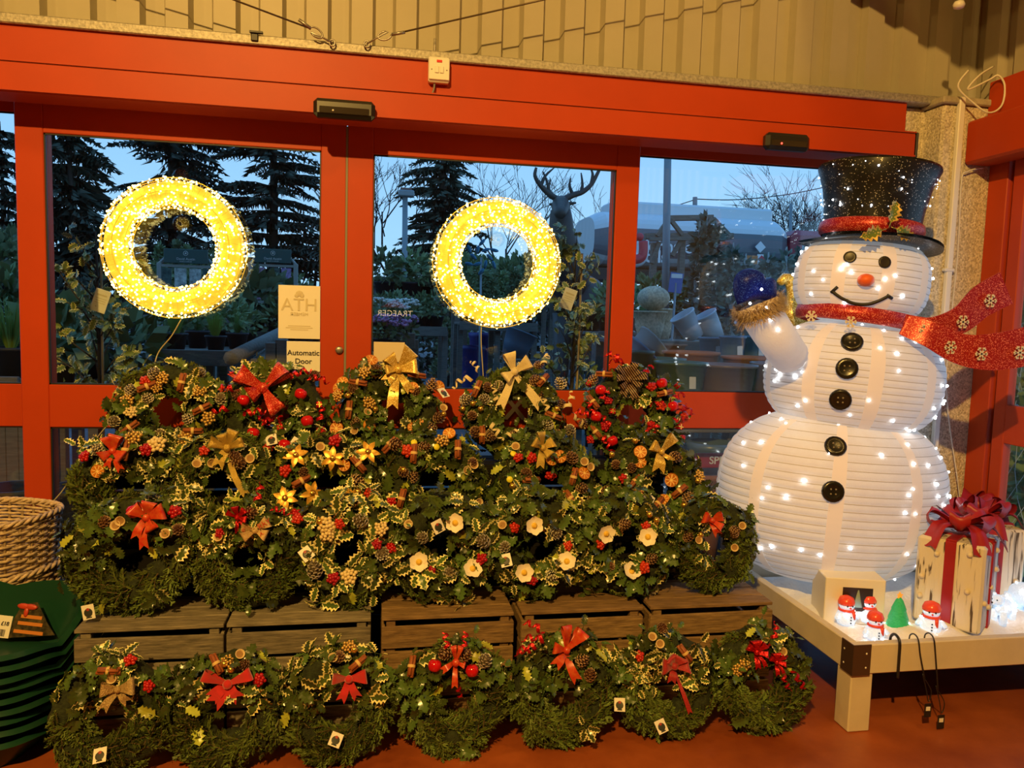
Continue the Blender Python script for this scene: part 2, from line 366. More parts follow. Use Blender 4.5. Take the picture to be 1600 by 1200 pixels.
for z in (.62, 1.17, 1.55): MB().box((-.004, -.004, z), (.056, .026, .016), b=.003).build('clip', wp, root, smooth=False)
cb = mat('white_cable', (.70, .66, .56), .45)
tag(MB().tube(smoothpath([at(1513, 110, 3.46), at(1497, 135, 3.47), at(1520, 160, 3.45), at(1545, 176, 3.42), at(1565, 165, 3.42), at(1570, 135, 3.43), at(1560, 118, 3.44), at(1545, 125, 3.46), at(1512, 140, 3.47), at(1530, 118, 3.46), at(1552, 104, 3.5)]), .005, 6).build('coiled_cable', cb), 'loop of pale cable coiled on top of column', 'cable')
tag(MB().tube(smoothpath([at(1536, 262, 3.5), at(1512, 268, 3.505), at(1502, 285, 3.508), at(1496, 400, 3.508), at(1480, 560, 3.508), at(1481, 640, 3.508), at(1497, 755, 3.50), at(1502, 800, 3.49)]), .004, 6).build('hanging_cable', cb), 'thin pale cable running down column beside trunking', 'cable')
p = at(1498, 12, 3.2); root = thing('pull_switch', 'small white hanging pull switch at the top right corner', 'switch', p)
MB().lathe([(.004, .03), (.020, .026), (.026, .012), (.022, 0), (.008, -.006)], 12).build('knob', wp, root); MB().tube([(0, 0, .03), (0, 0, .25)], .002, 5).build('cord', cb, root)
struct(MB().box((2.25, 1.9, 3.55), (.32, 3.4, .42), b=.02).build('added_shade_duct', mat('shade_duct_grey', (.3, .3, .28), .5, metal=.3), smooth=False), 'unseen duct added to shade the upper right cladding')  # out of view, added to cast shade on the cladding at upper right
# right wall
wr = sempty('wall_right', 'right wall with cladding above a red door header')
for i in range(9): clad_sheet(2.74-i, 5, XR-.01, 2.70, 5.05, wr, axis='y', sgn=1)
MB().box((XR+.06, -1.9, 1.4), (.1, 8, 2.8)).build('wall_panel', plain, wr, smooth=False)
MB().box((XR-.005, 2.35, 2.70), (.07, 2.36, .20), b=.004).build('fascia_panel', red_paint, wr, smooth=False)
struct(MB().box((XR-.08, 2.35, 2.49), (.15, 2.36, .215), b=.012).build('trim_2', red_paint, smooth=False), 'red box header over the right wall door')
d3 = sempty('door_3', 'red framed glass door in the right wall')
for yy, w in ((3.465, .125), (3.33, .075), (2.10, .1)): MB().box((XR+.02, yy, 1.21), (.05, w, 2.42), b=.004).build('stile', red_paint, d3, smooth=False)
for z0, z1 in ((0, .26), (.99, 1.182), (2.30, 2.42)): MB().box((XR+.02, 2.72, (z0+z1)/2), (.048, 1.15, z1-z0), b=.003).build('rail', red_paint, d3, smooth=False)
for z0, z1 in ((.26, .99), (1.182, 2.30)): MB().box((XR+.02, 2.72, (z0+z1)/2), (.008, 1.16, z1-z0)).build('glass_pane', GLASS, d3, smooth=False)
MB().box((XR+.045, 3.40, 1.21), (.03, .03, 2.42)).build('gasket', dark, d3, smooth=False)

# ================================================================== WREATH PIECES
fir_m = mat('fir_needles', (.125, .165, .034), .5, rnd=.45, spec=.3)
twig_m = mat('twig_bark', (.10, .06, .025), .8)
moss_m = mat('moss', (.020, .028, .008), .95, var=.5, vs=60, bump=.6, bs=90)
hol_m = mat('holly_green', (.060, .092, .020), .24, rnd=.6, spec=.5)
hol_y = mat('holly_lime', (.36, .38, .045), .32, rnd=.35)
hol_r = mat('holly_cream_edge', (.80, .72, .32), .4, rnd=.2)
cone_b = mat('cone_brown', (.085, .030, .014), .5, rnd=.3); cone_t = mat('cone_tip', (.42, .27, .15), .5); cone_f = mat('cone_frost', (.74, .68, .52), .5, rnd=.15); cone_g = mat('cone_grey', (.13, .10, .06), .5)
red_b = mat('berry_red', (.42, .008, .010), .18, rnd=.25); gold_b = mat('berry_gold', (.62, .40, .12), .3, metal=.5); cream_b = mat('berry_cream', (.72, .58, .30), .35)
cinn = mat('cinnamon', (.30, .085, .022), .6, var=.3, vs=60, stretch=(1, 8, 8)); raffia = mat('raffia', (.66, .45, .16), .7)
orr = mat('orange_rind', (.58, .19, .012), .5, rnd=.15); orf = mat('orange_flesh', (.55, .17, .010), .4, rnd=.15); orp = mat('orange_pith', (.85, .58, .20), .6)
apple_m = mat('apple_red', (.50, .006, .010), .14, var=.25, vs=14); stalk = mat('stalk', (.12, .07, .03), .7)
petal_w = mat('petal_white', (.84, .78, .62), .5); petal_y = mat('petal_yellow', (.80, .52, .05), .6)
gold_p = mat('petal_gold', (.66, .36, .05), .35, metal=.45, var=.25, vs=90); gold_c = mat('gold_shine', (.78, .48, .10), .22, metal=.85)
yel = mat('dried_yellow', (.80, .72, .03), .5); cup_m = mat('dried_cup', (.62, .47, .24), .6); cup_i = mat('cup_inside', (.30, .17, .06), .8)
card_w = mat('tag_white', (.80, .78, .72), .5); pic_d = mat('tag_dark_print', (.03, .035, .03), .5); pic_r = mat('tag_red_print', (.35, .05, .03), .5)
velvet = mat('red_velvet', (.46, .008, .012), .85, sheen=.6, var=.12, vs=12)
organza = mat('dark_red_organza', (.34, .008, .014), .6, sheen=.4, var=.3, vs=200)
redfoil = mat('red_foil', (.55, .010, .014), .16, metal=.65, bump=.4, bs=160)
redmesh = glitter('red_glitter_mesh', (.52, .014, .012), (.95, .30, .16), 500, density=.2)
goldglit = glitter('gold_glitter_ribbon', (.60, .38, .06), (1, .85, .35), 500, density=.25)
goldsheer = sheer('gold_sheer_ribbon', (.66, .46, .10), .80); cream_r = sheer('cream_ribbon', (.80, .68, .38), .93, metal=.1, rough=.5)
goldfab = mat('gold_fabric', (.48, .34, .15), .45, metal=.4, bump=.6, bs=260, var=.3, vs=180)
redprint = mat('red_gold_print', (.50, .016, .010), .35, var=.0, vs=60, col2=(.58, .12, .03))
burlap = mat('burlap', (.60, .42, .19), .9, bump=.5, bs=420, var=.12, vs=220)
def tartan():
    m = mat('tartan', (.2, .01, .01), .55); n = m.node_tree.nodes; L = m.node_tree.links; b = n['Principled BSDF']; t = n.new('ShaderNodeTexCoord'); mp = n.new('ShaderNodeMapping')
    mp.inputs['Rotation'].default_value = (0, .6, .3); L.new(t.outputs['Object'], mp.inputs[0]); w = n.new('ShaderNodeTexWave'); w.inputs['Scale'].default_value = 40; L.new(mp.outputs[0], w.inputs['Vector'])
    r = n.new('ShaderNodeValToRGB'); r.color_ramp.interpolation = 'CONSTANT'; L.new(w.outputs['Fac'], r.inputs[0])
    for e, (p, c) in zip([r.color_ramp.elements[0], r.color_ramp.elements[1], r.color_ramp.elements.new(.72), r.color_ramp.elements.new(.9)], [(0, (.02, .008, .008, 1)), (.35, (.30, .012, .010, 1)), (.72, (.02, .01, .01, 1)), (.9, (.55, .35, .18, 1))]): e.position = p; e.color = c
    L.new(r.outputs[0], b.inputs['Base Color']); return m
tartan_m = tartan()

def holly_mesh(var, k):
    rs = random.Random(k); m = MB()
    xs = [0, .06, .17, .28, .40, .50, .62, .72, .83, .91, 1.0]; ws = [.02, .10, .30, .17, .34, .19, .31, .15, .22, .08, .0]
    def pt(x, w, sg, fr): 
        y = -.16*w*fr*(1 if fr < 1 else 1.6) + .10*x*x + .035*sin(9*x+k)*sg*fr
        return V((x, y, sg*w*fr))*.052
    for sg in (1, -1):
        A = [pt(x, w, sg, 0) for x, w in zip(xs, ws)]; B = [pt(x, w, sg, .60 if var else .7) for x, w in zip(xs, ws)]; C = [pt(x, w*rs.uniform(.9, 1.12), sg, 1) for x, w in zip(xs, ws)]
        n = len(xs); f = lambda o1, o2: [((o1+i, o1+i+1, o2+i+1, o2+i) if sg > 0 else (o1+i, o2+i, o2+i+1, o1+i+1)) for i in range(n-1)]
        m.add(A+B, f(0, n), 0); m.add(B+C, f(0, n), 1 if var else 0)
    m.tube([V((-.012, .001, 0)), V((0, 0, 0))], .0012, 4, 0)
    return m.mesh('holly_leaf', [hol_m if var != 2 else hol_y, hol_r if var != 3 else hol_y], True)
HG = [holly_mesh(0, k) for k in range(3)]; HV = [holly_mesh(1, k) for k in range(3)]; HY = [holly_mesh(2, 5)]
def sprig_mesh(base, k):
    rs = random.Random(300+k); out = bpy.data.meshes.new('holly_sprig'); vs = []; fs = []; mi = []
    for j, (a, s) in enumerate(((-38, .95), (0, 1.05), (40, .95), (175, .7))):
        m = M.Translation((.010*cos(R(a)), -.003*j, .010*sin(R(a)))) @ M.Rotation(R(-a+rs.uniform(-12, 12)), 4, 'Y') @ M.Rotation(R(rs.uniform(-35, 25)), 4, 'Z') @ M.Rotation(R(rs.uniform(-25, 25)), 4, 'X') @ M.Scale(s, 4); o = len(vs); b = base[(j+k) % len(base)]
        vs += [tuple(m @ v.co) for v in b.vertices]; fs += [tuple(i+o for i in p.vertices) for p in b.polygons]; mi += [p.material_index for p in b.polygons]
    out.from_pydata(vs, [], fs)
    for mm in base[0].materials: out.materials.append(mm)
    out.polygons.foreach_set('material_index', mi); out.polygons.foreach_set('use_smooth', [True]*len(fs)); out.update(); return out
HG3 = [sprig_mesh(HG, k) for k in range(3)]; HV3 = [sprig_mesh(HV, k) for k in range(3)]
def _lime():
    a = holly_mesh(0, 9); a.materials[0] = hol_y; return a
HL = [_lime()]
def fir_mesh(k):
    rs = random.Random(100+k); m = MB(); L = .105
    def twig(o, d, ln, nn):
        d = d.normalized(); side = V((0, -1, 0)).cross(d).normalized(); up = V((0, -1, 0))
        pts = [o+d*ln*t+V((0, .014*(t*ln/L)**2, 0)) for t in (0, .33, .66, 1)]; m.tube(pts, [.0022, .0019, .0015, .001], 4, 1)
        for i in range(nn):
            t = (i+.5)/nn; b = o+d*ln*t+V((0, .014*(t*ln/L)**2, 0)); a = rs.uniform(0, 2*pi); lat = side*cos(a)*1.0+up*(.45*sin(a)+.25)
            nd = (lat.normalized()*1.0+d*rs.uniform(.55, .95)).normalized(); l = rs.uniform(.014, .021)*(1-.35*t); w = d.cross(nd); w = (w if w.length > .05 else side).normalized()*.0021
            tip = b+nd*l; m.add([b-w*.7, b+w*.7, b+nd*l*.7+w, tip, b+nd*l*.7-w], [(0, 1, 2, 3, 4)], 0)
    twig(V((0, 0, 0)), V((1, 0, rs.uniform(-.1, .1))), L, 70)
    for t, sg in ((.18, 1), (.30, -1), (.48, 1), (.60, -1)):
        twig(V((L*t, 0, 0)), V((.78, rs.uniform(-.12, .05), sg*rs.uniform(.5, .75))), L*(.62-.45*t), 34)
    return m.mesh('fir_sprig', [fir_m, twig_m], False)
FIR = [fir_mesh(k) for k in range(4)]
def base_mesh(k):
    rs = random.Random(k); ph = [rs.uniform(0, 6) for _ in range(6)]
    def fn(u, v):
        a, b = 2*pi*u, 2*pi*v; t = .060*(1+.10*sin(7*a+ph[0]+2*b)+.08*sin(13*a-3*b+ph[1]))
        return ((.130+t*cos(b))*cos(a), -t*.9*sin(b), (.130+t*cos(b))*sin(a))
    return MB().grid(fn, 44, 14, cu=True, cv=True).mesh('moss_ring', moss_m)
BASE = [base_mesh(k) for k in range(3)]
RM, TB = .130, .072
def cone_mesh(mats, k, rad=.023, ln=.050):
    rs = random.Random(k); m = MB(); m.ell((0, -.018, 0), (rad*.50, rad*.50, ln*.42), 8, 6, 0); N = 44
    for i in range(N):
        t = (i+.5)/N; z = -ln*.45+ln*.93*t; r = rad*(sin(pi*(t*.84+.14)))**.65; a = i*2.39996; d = V((cos(a), sin(a), 0)); s = V((-sin(a), cos(a), 0)); o = V((0, -.018, z)); w = rad*.30*(1.05-.55*t); up = V((0, 0, 1)); th = .0022
        b0, b1 = o+d*r*.35-s*w*.4, o+d*r*.35+s*w*.4; e0, e1, tp = o+d*r*.86-s*w+up*.003, o+d*r*.86+s*w+up*.003, o+d*r*1.04+up*.007
        m.add([b0, b1, e1, e0], [(0, 1, 2, 3)], 0); m.add([e0, e1, tp], [(0, 1, 2)], 1)
        m.add([e0, e1, tp, e0-up*th*1.6, e1-up*th*1.6, tp-up*th*2.2-d*.001], [(0, 2, 5, 3), (2, 1, 4, 5)], 1); m.add([b0-up*.002, b1-up*.002, e1-up*th*1.6, e0-up*th*1.6], [(3, 2, 1, 0)], 0)
    return m.mesh('pine_cone', mats, False)
CONE = dict(C=[cone_mesh([cone_b, cone_t], k) for k in (1, 2)], F=[cone_mesh([cone_g, cone_f], 3, .025)], S=[cone_mesh([cone_g, mat('cone_silver', (.72, .70, .62), .4, metal=.2)], 4, .026, .056)])
def berries(m_, k, n=12, r=.0072, sp=.018):
    rs = random.Random(k); m = MB()
    for i in range(n):
        a = i*2.4; q = sp*sqrt((i+.5)/n); p = V((q*cos(a), -.012-.010*(1-(q/sp)**2)+rs.uniform(-.002, .002), q*sin(a))); m.ell(p, r*rs.uniform(.9, 1.1), 8, 6, 0); m.tube([p+V((0, .004, 0)), V((p.x*.3, .01, p.z*.3))], .0008, 3, 1)
    return m.mesh('berry_cluster', [m_, stalk])
BER = dict(B=[berries(red_b, 1)], G=[berries(gold_b, 2, 18, .0058, .024)], W=[berries(cream_b, 3, 18, .0068, .026)])
def _cin():
    m = MB()
    for i, (y, z) in enumerate(((-.008, -.006), (-.008, .006), (-.018, 0))):
        m.tube([(-.037+.003*i, y, z), (.037-.002*i, y, z)], .0062, 8)
        m.tube([(-.0372+.003*i, y-.002, z), (.0372-.002*i, y-.002, z)], .0035, 6)
    b = MB().lathe([(.0135, -.005), (.0145, 0), (.0135, .005)], 12, (0, -.0105, 0), mtx=M.Rotation(pi/2, 3, 'Y'), cap=False)
    return m.mesh('cinnamon_bundle', cinn), b.mesh('raffia_tie', raffia)
CIN = _cin()
def _orange():
    m = MB(); rx = M.Rotation(pi/2, 3, 'X')
    m.lathe([(.0225, -.003), (.025, -.0035), (.0262, 0), (.025, .0035), (.0225, .003)], 22, (0, -.008, 0), 0, rx, False); m.lathe([(.0, .0016), (.0235, .0018)], 22, (0, -.008, 0), 2, rx, False); m.lathe([(.0235, -.0018), (.0, -.0016)], 22, (0, -.008, 0), 2, rx, False)
    for k in range(8):
        a0 = 2*pi*k/8+.12; a1 = 2*pi*(k+1)/8-.12; pts = [(.005, (a0+a1)/2)]+[(.0208, a0+(a1-a0)*j/3) for j in range(4)]
        m.prism([(r*cos(a), r*sin(a)) for r, a in pts], -.0125, -.0095, 1)
    return m.mesh('orange_slice', [orr, orf, orp], False)
ORA = _orange()
def _apple():
    m = MB().lathe([(.002, -.016), (.010, -.021), (.018, -.016), (.0235, -.002), (.0225, .009), (.015, .018), (.007, .019), (.002, .014)], 18, (0, -.018, 0)); m.tube([(0, -.018, .014), (.002, -.019, .025)], .0012, 5, 1)
    return m.mesh('apple', [apple_m, stalk])
APP = _apple()
def flower(n, ln, w, cup, m0, m1, pointed, nm):
    m = MB()
    for k in range(n):
        a = 2*pi*k/n+(.1 if k % 2 else -.05); c, s = cos(a), sin(a); yo = -.006-.002*(k % 2)
        def fn(u, v):
            x = ln*u; wd = w*(sin(pi*min(1, u*.94+.06))**(.9 if pointed else .55))*(1 if not pointed else (1-.25*u)); z = (v-.5)*2*wd; y = yo-cup*u*u-.12*abs(z)+(.010*u**3 if pointed else 0)
            return (x*c-z*s, y, x*s+z*c)
        m.grid(fn, 7, 5)
    m.ell((0, -.012, 0), (.011, .006, .011), 8, 6, 1)
    rs = random.Random(n)
    for k in range(10): a = 2*pi*k/10; m.tube([(0, -.010, 0), (.006*cos(a), -.020, .006*sin(a))], .0008, 3, 1)
    return m.mesh(nm, [m0, m1])
HEL = flower(6, .035, .017, .012, petal_w, petal_y, False, 'christmas_rose')
POI = flower(6, .046, .012, .004, gold_p, gold_c, True, 'gold_poinsettia')
def _cup():
    rx = M.Rotation(pi/2, 3, 'X'); m = MB().lathe([(.006, -.002), (.013, .010), (.0165, .018), (.015, .018), (.011, .012)], 14, (0, -.002, 0), 0, rx, False); m.lathe([(0, .011), (.0125, .0125)], 14, (0, -.002, 0), 1, rx, False)
    return m.mesh('dried_cup', [cup_m, cup_i])
CUP = _cup()
BAU = MB().ell((0, -.013, 0), .0125, 12, 8).tube([(0, -.013, .012), (0, -.012, .017)], .003, 6).mesh('gold_bauble', gold_c)
YEL = MB().lathe([(.0, .004), (.010, .0035), (.0125, .0), (.011, -.003)], 14, (0, -.014, 0), mtx=M.Rotation(pi/2, 3, 'X')).mesh('yellow_disc', yel)
TAG = MB().box((0, -.012, 0), (.040, .0012, .046), 0, .0004).mesh('picture_tag', card_w, False)
TAGP = MB().ell((0, -.0128, -.002), (.014, .0006, .014), 12, 6, 0).ell((0, -.0132, .008), (.006, .0005, .005), 8, 5, 1).box((0, -.0130, -.017), (.018, .0004, .004), 0).mesh('tag_picture', [pic_d, pic_r])
def curl_mesh(m_, k):
    rs = random.Random(k); t0 = rs.uniform(0, 6); L = .07; q = []
    for i in range(22): t = i/21; q.append((V((L*t, -.018-.016*sin(pi*t)+.010*cos(14*t+t0), .012*sin(14*t+t0))), .006*(1-.5*t)))
    m = MB(); vs = []
    for p, w in q: vs += [p+V((w, 0, w*.4)), p-V((w, 0, w*.4))]
    m.add(vs, [(2*i, 2*i+2, 2*i+3, 2*i+1) for i in range(21)]); return m.mesh('ribbon_curl', m_)
CURL = dict(r=[curl_mesh(redfoil, 1), curl_mesh(redfoil, 2)], c=[curl_mesh(cream_r, 3), curl_mesh(cream_r, 4)])
PARC = MB().box((0, -.016, 0), (.024, .020, .022), 0, .002).box((0, -.016, 0), (.005, .0206, .0226), 1).box((0, -.016, 0), (.0246, .0206, .005), 1).mesh('tiny_parcel', [redfoil, gold_c], False)

def loop_mesh(L, wmax, wmin, ang, tilt, open_, m_, wav=0.):
    d = V((cos(ang), 0, sin(ang))); s = V((-sin(ang), 0, cos(ang))); s = s*cos(tilt)+V((0, -1, 0))*sin(tilt); n = 15; m = MB(); vs = []
    for i in range(n):
        t = i/(n-1); out = L*(sin(pi*t)**.75); dp = -.014-open_*sin(pi*t)-open_*.9*sin(2*pi*t); w = wmin+(wmax-wmin)*sin(pi*t)
        for j in range(5): e = (j/4-.5); vs.append(d*out+V((0, dp, 0))+s*(e*w)+V((0, wav*cos(e*9+3*t), 0)))
    m.add(vs, [(i*5+j, (i+1)*5+j, (i+1)*5+j+1, i*5+j+1) for i in range(n-1) for j in range(4)]); return m.mesh('loop', m_)
def tail_mesh(L, w0, w1, ang, bend, m_, notch=True, wob=.008):
    n = 12; m = MB(); vs = []; p = V((0, -.016, 0)); a = ang
    for i in range(n):
        t = i/(n-1); d = V((cos(a), 0, sin(a))); s = V((-sin(a), 0, cos(a))); w = w0+(w1-w0)*t
        for j in range(3):
            e = (j-1)*.5; q = p+s*(e*w)+V((0, wob*sin(5*t+1)*(1+e), 0))
            if i == n-1 and notch and j != 1: q += d*w*.45
            vs.append(q)
        p = p+d*(L/(n-1)); a += bend/(n-1)
    m.add(vs, [(i*3+j, (i+1)*3+j, (i+1)*3+j+1, i*3+j+1) for i in range(n-1) for j in range(2)]); return m.mesh('tail', m_)
BOWS = {  # material, loops (angle, length, width), tails (angle, length, width, bend), knot radius, overall scale
 'velvet_up': (velvet, [(25, .085, .042), (155, .085, .042)], [(-60, .05, .04, .3), (-115, .06, .05, -.3), (215, .05, .045, .2)], .016),
 'velvet': (velvet, [(8, .060, .048), (172, .055, .048)], [(-70, .06, .03, .2), (-105, .065, .03, -.2)], .014),
 'goldfab': (goldfab, [(15, .055, .060), (175, .048, .048)], [(-130, .065, .03, .2), (-60, .045, .03, .3)], .012),
 'foil_x': (redprint, [(100, .055, .02), (75, .055, .02), (-15, .03, .018)], [(-95, .07, .02, .1), (200, .045, .02, .3)], .013),
 'print_tall': (redprint, [(92, .085, .042), (48, .085, .046), (165, .05, .04)], [(-85, .10, .032, .5), (-130, .055, .035, 0)], .013),
 'organza': (organza, [(5, .05, .06), (175, .05, .06), (60, .04, .05), (125, .04, .05)], [(-75, .17, .016, .1), (-110, .05, .03, .2)], .014),
 'foil': (redfoil, [(100, .045, .040), (150, .045, .03), (45, .045, .03), (-10, .04, .03)], [(-95, .055, .02, .3), (-50, .06, .015, -.3), (20, .06, .012, .3)], .012),
 'print': (redprint, [(20, .058, .052), (140, .050, .048), (75, .05, .045), (-60, .045, .045)], [(-100, .085, .028, .3), (-125, .06, .03, .4)], .013),
 'print_small': (redprint, [(25, .04, .042), (160, .042, .045), (-40, .042, .04)], [(-75, .05, .03, .3)], .011),
 'burlap': (burlap, [(35, .055, .042), (165, .045, .04), (-20, .045, .04), (-150, .045, .04)], [], .012),
 'redbow_small': (redprint, [(75, .055, .045), (110, .05, .04), (215, .04, .045), (-25, .045, .05)], [(-70, .065, .025, .2), (-105, .05, .025, 0)], .012),
 'goldsheer': (goldsheer, [(70, .065, .042), (160, .06, .045), (20, .06, .04), (110, .05, .04)], [(-80, .17, .026, .5), (-120, .06, .04, .2)], .014),
 'goldsheer_s': (goldsheer, [(100, .06, .036), (150, .045, .04), (30, .045, .045), (-50, .04, .04)], [(-105, .065, .03, .2)], .013),
 'goldglit_s': (goldglit, [(50, .075, .050), (150, .05, .045)], [(-105, .062, .048, .1), (-45, .055, .02, .2)], .012),
 'goldglit': (goldglit, [(55, .085, .075), (130, .06, .055), (5, .07, .065), (190, .05, .04)], [(-105, .135, .042, .2), (-70, .085, .032, .3), (-140, .055, .04, .2)], .016),
 'cream': (cream_r, [(108, .072, .050), (35, .068, .056), (215, .05, .050)], [(-110, .135, .034, -.1), (-55, .155, .036, .05)], .015),
 'tartan': (tartan_m, [(8, .068, .030), (40, .050, .028), (72, .066, .030), (108, .050, .03), (140, .068, .028), (178, .052, .03), (320, .05, .028), (225, .055, .03)], [(-80, .07, .03, .2), (-120, .06, .03, .2)], .014),
 'redmesh': (redmesh, [(45, .105, .075), (150, .10, .072), (215, .055, .06), (-55, .11, .065)], [(20, .12, .012, .3), (165, .13, .014, -.3), (-75, .08, .014, .2)], .020),
}
_bowcache = {}
def bow(parent, kind, mtx, sc=1.):
    if kind not in _bowcache:
        m_, loops, tails, kr = BOWS[kind]; rs = random.Random(len(kind)*7)
        wav = .004 if kind in ('organza', 'goldsheer', 'redmesh') else .0015
        _bowcache[kind] = (MB().ell((0, -.020, 0), (kr, kr*.9, kr), 10, 8).mesh('bow', m_),
            [loop_mesh(l, w, w*.3, R(a), R(rs.uniform(-32, 32)), .012+.12*l, m_, wav) for a, l, w in loops], [tail_mesh(l, w*.6, w, R(a), b, m_) for a, l, w, b in tails])
    k, ls, ts = _bowcache[kind]; o = put('bow', k, parent, mtx @ M.Scale(sc, 4))
    for me in ls: put('loop', me, o)
    for me in ts: put('tail', me, o)
    if kind == 'burlap':
        text('print', 'RRY', .026, mat('burlap_print', (.45, .06, .02), .8), o, M.Translation((.034, -.045, .024)) @ M.Rotation(R(30), 4, 'Y') .inverted() @ FRONT)
        text('print', 'M', .026, MATS['burlap_print'], o, M.Translation((.030, -.040, -.014)) @ FRONT); text('print', 'E', .024, MATS['burlap_print'], o, M.Translation((-.034, -.040, .006)) @ FRONT)
    return o

def surf(th, ph, r=TB):                      # point and normal on the wreath tube; ph = 0 faces the viewer
    rad = V((cos(th), 0, sin(th))); n = rad*sin(ph)+V((0, -cos(ph), 0)); return rad*RM+n*r, n, V((-sin(th), 0, cos(th)))
def frame(n, d):
    d = (d-n*d.dot(n)).normalized(); y = -n; z = d.cross(y); return d, y, z
def wreath(label, px, py, Y, ztier, lean, mode, decor, var=.35, lime=.12, name='christmas_wreath', group=None, seed=0, yaw=0, sc=1.0):
    rs = random.Random(seed); u = rs.uniform
    c0 = at(px, py, Y); H = .198*sc
    root = thing(name, label, 'wreath', (c0.x, Y-.02, ztier), (-R(lean), R(u(-6, 6)) if False else 0, R(yaw)), group)
    mw = M.Translation(root.location) @ Euler(root.rotation_euler).to_matrix().to_4x4(); C0 = M.Translation((0, 0, H)) @ M.Scale(sc, 4); inv = (mw @ C0).inverted()
    P = lambda nm, me, m: put(nm, me, root, C0 @ m)
    P('moss_ring', rs.choice(BASE), M.Rotation(u(0, 6.28), 4, 'Y'))
    sgn = rs.choice((1, -1))
    def isholly(th):
        a = math.degrees(th) % 360
        if mode == 'classic': return 5 < a < 175
        if mode == 'fir': return 50 < a < 130
        if mode == 'sidefir': return 25 < a < 150
        return True
    nf = dict(classic=60, fir=62, sidefir=62, holly=26, mixed=36)[mode]
    for i in range(nf):
        th = 2*pi*(i+u(-.4, .4))/nf
        if mode != 'holly' and mode != 'mixed' and isholly(th) and u(0, 1) < .55: th = pi+abs(th-pi/2)*u(.9, 1.1) if u(0, 1) < .6 else th
        hol = isholly(th); ph = u(-1.1, 1.3) if not hol else u(.5, 1.5)*rs.choice((1, 1, -1))
        p, n, t = surf(th, ph, TB*u(.72, .95)); rad = V((cos(th), 0, sin(th))); d = t*sgn*u(.5, 1)+rad*(u(-.1, .8) if ph > -.6 else u(-.55, .1)); n2 = (n+V((u(-.3, .3), u(-.25, .1), u(-.3, .3)))).normalized()
        x, y, z = frame(n2, d); s = u(.85, 1.2)*(.8 if hol else 1); P('fir_sprig', rs.choice(FIR), basis(x*s, y*s, z*s, p-x*.04*s))
    nh = dict(classic=46, fir=16, sidefir=36, holly=78, mixed=74)[mode]
    for i in range(nh):
        for _ in range(30):
            th = u(0, 2*pi)
            if isholly(th) or u(0, 1) < .08: break
        ph = u(-1.05, 1.45); p, n, t = surf(th, ph, TB*u(.9, 1.22)); rad = V((cos(th), 0, sin(th)))
        n2 = (n+V((u(-.6, .6), u(-.5, .1), u(-.6, .6)))).normalized(); a = u(0, 2*pi); d = t*cos(a)+rad*(sin(a)+.4); x, y, z = frame(n2, d); s = u(.85, 1.3)
        q = u(0, 1); tri_ = u(0, 1) < .5; me = rs.choice(HV3 if tri_ else HV) if q < var else (HL[0] if q < var+lime else rs.choice(HG3 if tri_ else HG)); P(me.name.split('.')[0], me, basis(x*s, y*s, z*s, p-x*.02*s))
    def place(px, py, ex=.0):
        dep = -TB*.9
        for _ in range(3):
            o = inv @ CAM; d = inv.to_3x3() @ ray(px, py); q = o+d*((dep-o.y)/d.y); rr = sqrt(q.x**2+q.z**2); dr = rr-RM
            if rr > RM+TB*1.2: kq = (RM+TB*1.2)/rr; q = V((q.x*kq, q.y, q.z*kq)); rr *= kq; dr = rr-RM
            dep = -(TB*1.04*sqrt(max(.08, 1-min(1, (dr/(TB*1.5))**2)))+ex)
        rad = V((q.x, 0, q.z)).normalized() if rr > 1e-4 else V((0, 0, 1)); n = (rad*max(-.7, min(.9, dr/TB*.5))+V((0, -1, .12))).normalized(); return V((q.x, dep, q.z)), n
    for it in decor:
        k, dx, dy = it[0], it[1], it[2]; ang = it[3] if len(it) > 3 and not isinstance(it[3], str) else None
        if k == 'bow':
            p, n = place(dx, dy, .012); bow(root, it[3], C0 @ basis((1, 0, 0), (0, 1, 0), (0, 0, 1), p+V((0, .006, 0))), (it[4] if len(it) > 4 else 1.)); continue
        p, n = place(dx, dy, .002); a = R(ang) if ang is not None else u(0, 6.28)
        up = V((0, 0, 1)); 
        if k in 'CFS': n = (n*.8+V((u(-.7, .7), -.4, u(-.5, .7)))).normalized(); tl = V((u(-1, 1), u(-.9, -.2), u(-.2, 1))).normalized(); zz = tl; yy = -(n-zz*n.dot(zz)).normalized(); xx = yy.cross(zz); m = basis(xx, yy, zz, p+V((0, .004, 0)))
        else:
            if k in ('O', 'N', 'P', 'H', 'Y'): n = (n+V((u(-.35, .35), 0, u(-.25, .35)))).normalized()
            x, y, z = frame(n, V((cos(a), 0, sin(a)))); m = basis(x, y, z, p)
        if k in 'CFS': P('pine_cone', rs.choice(CONE[k]), m @ M.Scale(u(.82, 1.1), 4))
        elif k in 'BGW': P('berry_cluster', BER[k][0], m @ M.Scale(u(.85, 1.1), 4))
        elif k == 'K': o = P('cinnamon_bundle', CIN[0], m @ M.Translation((0, -.006, 0))); put('raffia_tie', CIN[1], o)
        elif k == 'O': P('orange_slice', ORA, m @ M.Scale(u(.85, 1.05), 4))
        elif k == 'A': P('red_apple', APP, basis((1, 0, 0), (0, 1, 0), (0, 0, 1), p) @ M.Rotation(u(-.5, .5), 4, 'Y'))
        elif k == 'H': P('christmas_rose', HEL, m @ M.Translation((0, -.018, 0)))
        elif k == 'P': P('gold_poinsettia', POI, m @ M.Translation((0, -.016, 0)))
        elif k == 'N': P('dried_cup', CUP, m)
        elif k == 'U': P('gold_bauble', BAU, m)
        elif k == 'Y': P('yellow_disc', YEL, m)
        elif k == 'T':
